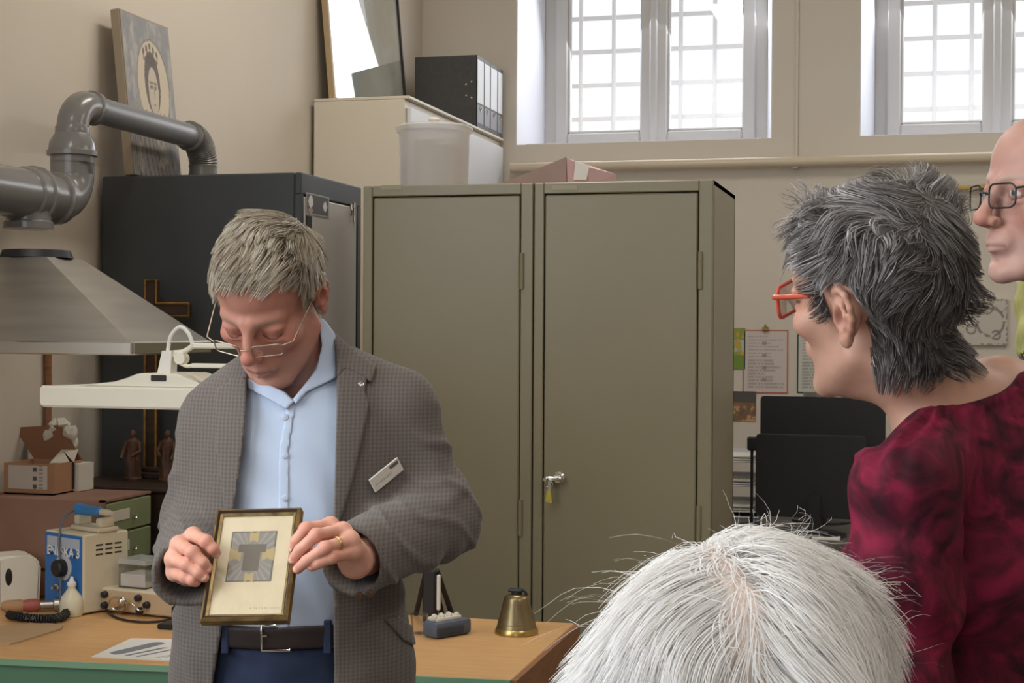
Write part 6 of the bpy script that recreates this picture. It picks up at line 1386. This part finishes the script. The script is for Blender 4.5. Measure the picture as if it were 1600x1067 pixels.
qb = HB.to_l(Vb); mb = (qb[:, 1] > .03) & (qb[:, 2] > -.06) & (qb[:, 2] < .055) & (HB.ear(qb) > .006); rb_ = scatter(Vb, Qb, mb, 1500, rng)
Pb = grow(HB.f, rb_, lambda p: np.tile(HB.R@A3(0, .3, -.9), (len(p), 1)), rng.uniform(.012, .02, len(rb_)), 4, lift=.3, rng=rng, clump=.3)
Vh, Qh, Ch = strand_mesh(Pb, .0006, .0002, hair_cols(len(rb_), (150, 144, 136), (190, 186, 178), (220, 216, 210), rng), HB.pos); place(soft('hair', (Vh, Qh), M_hair, BAL, Ch), bo)

# ================================================================== white haired person in front
WHI, ho = person('white haired person seated nearest the camera, only the parted hair showing', 1150, 1.06)
cH = v(1152, 1138, 1.06)
HH = Head(-172, 4, -3, cH, 1.0, jaw=.95, neck_to=cH+A3(0, -.035, -.19), neck_r=(.052, .058))
Vx, Qx = polygonize(HH.f, HH.pos-A3(.16, .17, .24), HH.pos+A3(.16, .17, .15), .0024)
Cx = HH.colour(Vx, base=(226, 202, 188), red=.25)
sh = cH+A3(0, -.03, -.24); hip = A3(sh[0], sh[1]-.02, .56)
armH = [[sh+A3(s*.17, 0, -.03), sh+A3(s*.21, .05, -.30), A3(sh[0]+s*.11, sh[1]+.30, .66)] for s in (-1, 1)]
legH = [[hip+A3(s*.09, .02, 0), hip+A3(s*.11, .44, -.02), A3(hip[0]+s*.11, hip[1]+.46, .06)] for s in (-1, 1)]
hidH = limb_body([[sh+A3(0, 0, .02), sh-A3(0, 0, .25), hip], *armH, *legH], [[.06, .1, .11], [.04, .034, .027], [.04, .034, .027], [.065, .048, .036], [.065, .048, .036]])
hh_ = []
for am in armH:
    wr_ = am[-1]; fw = unit(A3(0, .95, -.3)); sd = unit(np.cross(fw, A3(0, 0, 1))); mc = [wr_+fw*.08+sd*k for k in (-.028, -.01, .01, .026)]; pp = [m_+fw*.038-A3(0, 0, .01) for m_ in mc]; tt = [q_+fw*.028-A3(0, 0, .02) for q_ in pp]
    th = [wr_+fw*.03, wr_+fw*.06+sd*.04, wr_+fw*.085+sd*.045, wr_+fw*.1+sd*.04]; ff = hand_sdf(wr_, mc, pp, tt, th, .008, .012, .023); al = np.array(mc+tt+th+[wr_]); a_, b2 = polygonize(ff, al.min(0)-.03, al.max(0)+.03, .003); hh_.append((a_, b2, hand_col(a_, tt, None)))
bV, bQ, bC = join_np([(Vx, Qx, Cx), (*hidH, np.tile(np.array(S(226, 186, 166)), (len(hidH[0]), 1))), *hh_])
place(soft('body', (bV, bQ), M_skin, WHI, bC), ho)
def cardi(p):
    d = ell(p, sh-A3(0, 0, .22), (.18, .13, .26)); d = smin(d, cap(p, sh+A3(-.16, 0, -.02), sh+A3(.16, 0, -.02), .062, .062), .05); d = smin(d, ell(p, hip+A3(0, 0, .02), (.18, .14, .13)), .06)
    for am in armH: d = smin(d, chain(p, am, [.058, .052, .042], .02), .015)
    nk = cap(p, sh+A3(0, .01, .03), sh+A3(0, .02, .2), .07, .08); return smax(smax(d-fold(p, 1.0), -nk, .004), .50-p[:, 2], .004)
place(soft('cardigan', polygonize(cardi, A3(sh[0]-.32, sh[1]-.2, .46), A3(sh[0]+.32, sh[1]+.42, sh[2]+.1), .009), mat('cardigan_grey_blue', S(122, 130, 144), .9, bump=.3), WHI), ho)
def ptr(p):
    d = ell(p, hip+A3(0, .03, -.02), (.17, .15, .1))
    for l_ in legH: d = smin(d, chain(p, l_, [.092, .07, .056], .02), .03)
    return smax(d, .05-p[:, 2], .004)
place(soft('trousers', polygonize(ptr, A3(hip[0]-.3, hip[1]-.25, .02), A3(hip[0]+.3, hip[1]+.65, .75), .011), mat('trousers_beige', S(150, 138, 120), .85), WHI), ho)
for l_ in legH: shoe(l_[-1]*A3(1, 1, 0), (0, 1, 0), M_shoe, WHI, ho)
CM = V2W@Matrix.Translation((hip[0], hip[1], 0))
t = thing('chair', 'plain wooden chair under the seated white haired person', 'chair', CM@Vector((0, 0, 0)))
bm = B(); bx(bm, (-.22, -.18, .425), (.22, .26, .455), .006, CM); obj('seat', bm, M_bedge, t)
for x in (-.2, .2):
    for y, zt_ in ((-.17, .86), (.24, .425)):
        bm = B(); bx(bm, (x-.018, y-.018, 0), (x+.018, y+.018, zt_), .003, CM); obj('leg', bm, M_bedge, t)
for z in (.6, .78):
    bm = B(); bx(bm, (-.182, -.18, z), (.182, -.165, z+.07), .003, CM); obj('back_rail', bm, M_bedge, t)
# long white hair, parted at the back of the crown
q = HH.to_l(Vx); line = np.where(q[:, 1] < -.04, .075, np.where(q[:, 1] < .03, .0, -.075)); part_x = .026+.10*(q[:, 2]-.09)
mask = (q[:, 2] > line) & (HH.ear(q) > .004)
rng = np.random.default_rng(21); roots = scatter(Vx, Qx, mask, 36000, rng); ql = HH.to_l(roots); px_ = ql[:, 0]-(.026+.10*(ql[:, 2]-.09))
bald = np.exp(-(px_/.012)**2)*np.clip((.128-ql[:, 2])/.02, 0, 1)*(ql[:, 1] > 0); keep = rng.random(len(roots)) > .86*bald
roots, ql, px_ = roots[keep], ql[keep], px_[keep]
def comb_h(p):
    q = HH.to_l(p); sx = q[:, 0]-(.026+.10*(q[:, 2]-.09)); sgn = np.tanh(sx/.012); top = np.clip((q[:, 2]-.03)/.09, 0, 1)
    d = np.stack([sgn*(.35+.75*top), .25*top*np.clip(q[:, 1]/.08, -1, 1)+.15, -(.25+.75*(1-top))-.35*np.abs(sgn)], 1); return unit(d)@HH.R.T
ln = rng.uniform(.05, .095, len(roots))
Px = grow(HH.f, roots, comb_h, ln, 7, lift=.5, grav=.2, wave=(.26, 30.), rng=rng, clump=.4, guides=600, off=.0030, jitter=.14, lift_decay=.6)
nf_ = 190; fr = scatter(Vx, Qx, mask & (q[:, 2] > .06), nf_, rng)
Pf = grow(HH.f, fr, comb_h, rng.uniform(.06, .11, nf_), 9, lift=.8, grav=.08, wave=(.6, 30.), rng=rng, clump=.25, guides=60, off=.005, jitter=.35, lift_decay=.66)
Va, Qa, Ca = strand_mesh(Px, .00045, .00012, hair_cols(len(roots), (224, 219, 212), (238, 236, 234), (248, 248, 249), rng, np.clip(.55+rng.normal(0, .25, len(roots)), 0, 1)), HH.to_v([(0, .01, .02)])[0], rng, .3)
Vf, Qf, Cf = strand_mesh(Pf, .00025, .0001, hair_cols(nf_, (220, 214, 204), (236, 232, 226), (246, 245, 243), rng), HH.to_v([(0, .01, .02)])[0], rng, .6)
pv = q[:, 0]-(.026+.10*(q[:, 2]-.09)); capm = mask & ~((np.abs(pv) < .013) & (q[:, 1] > 0) & (q[:, 2] < .122)); sel = capm[Qx].all(1); used, inv = np.unique(Qx[sel], return_inverse=True); cv = Vx[used]+grad(HH.f, Vx[used])*.0012
Vh, Qh, Ch = join_np([(Va, Qa, Ca), (Vf, Qf, Cf), (cv, inv.reshape(-1, 4), np.tile(np.array(S(238, 230, 218)), (len(used), 1)))])
place(soft('hair', (Vh, Qh), hair_mat('white_hair', .5, .3, .45), WHI, Ch), ho)
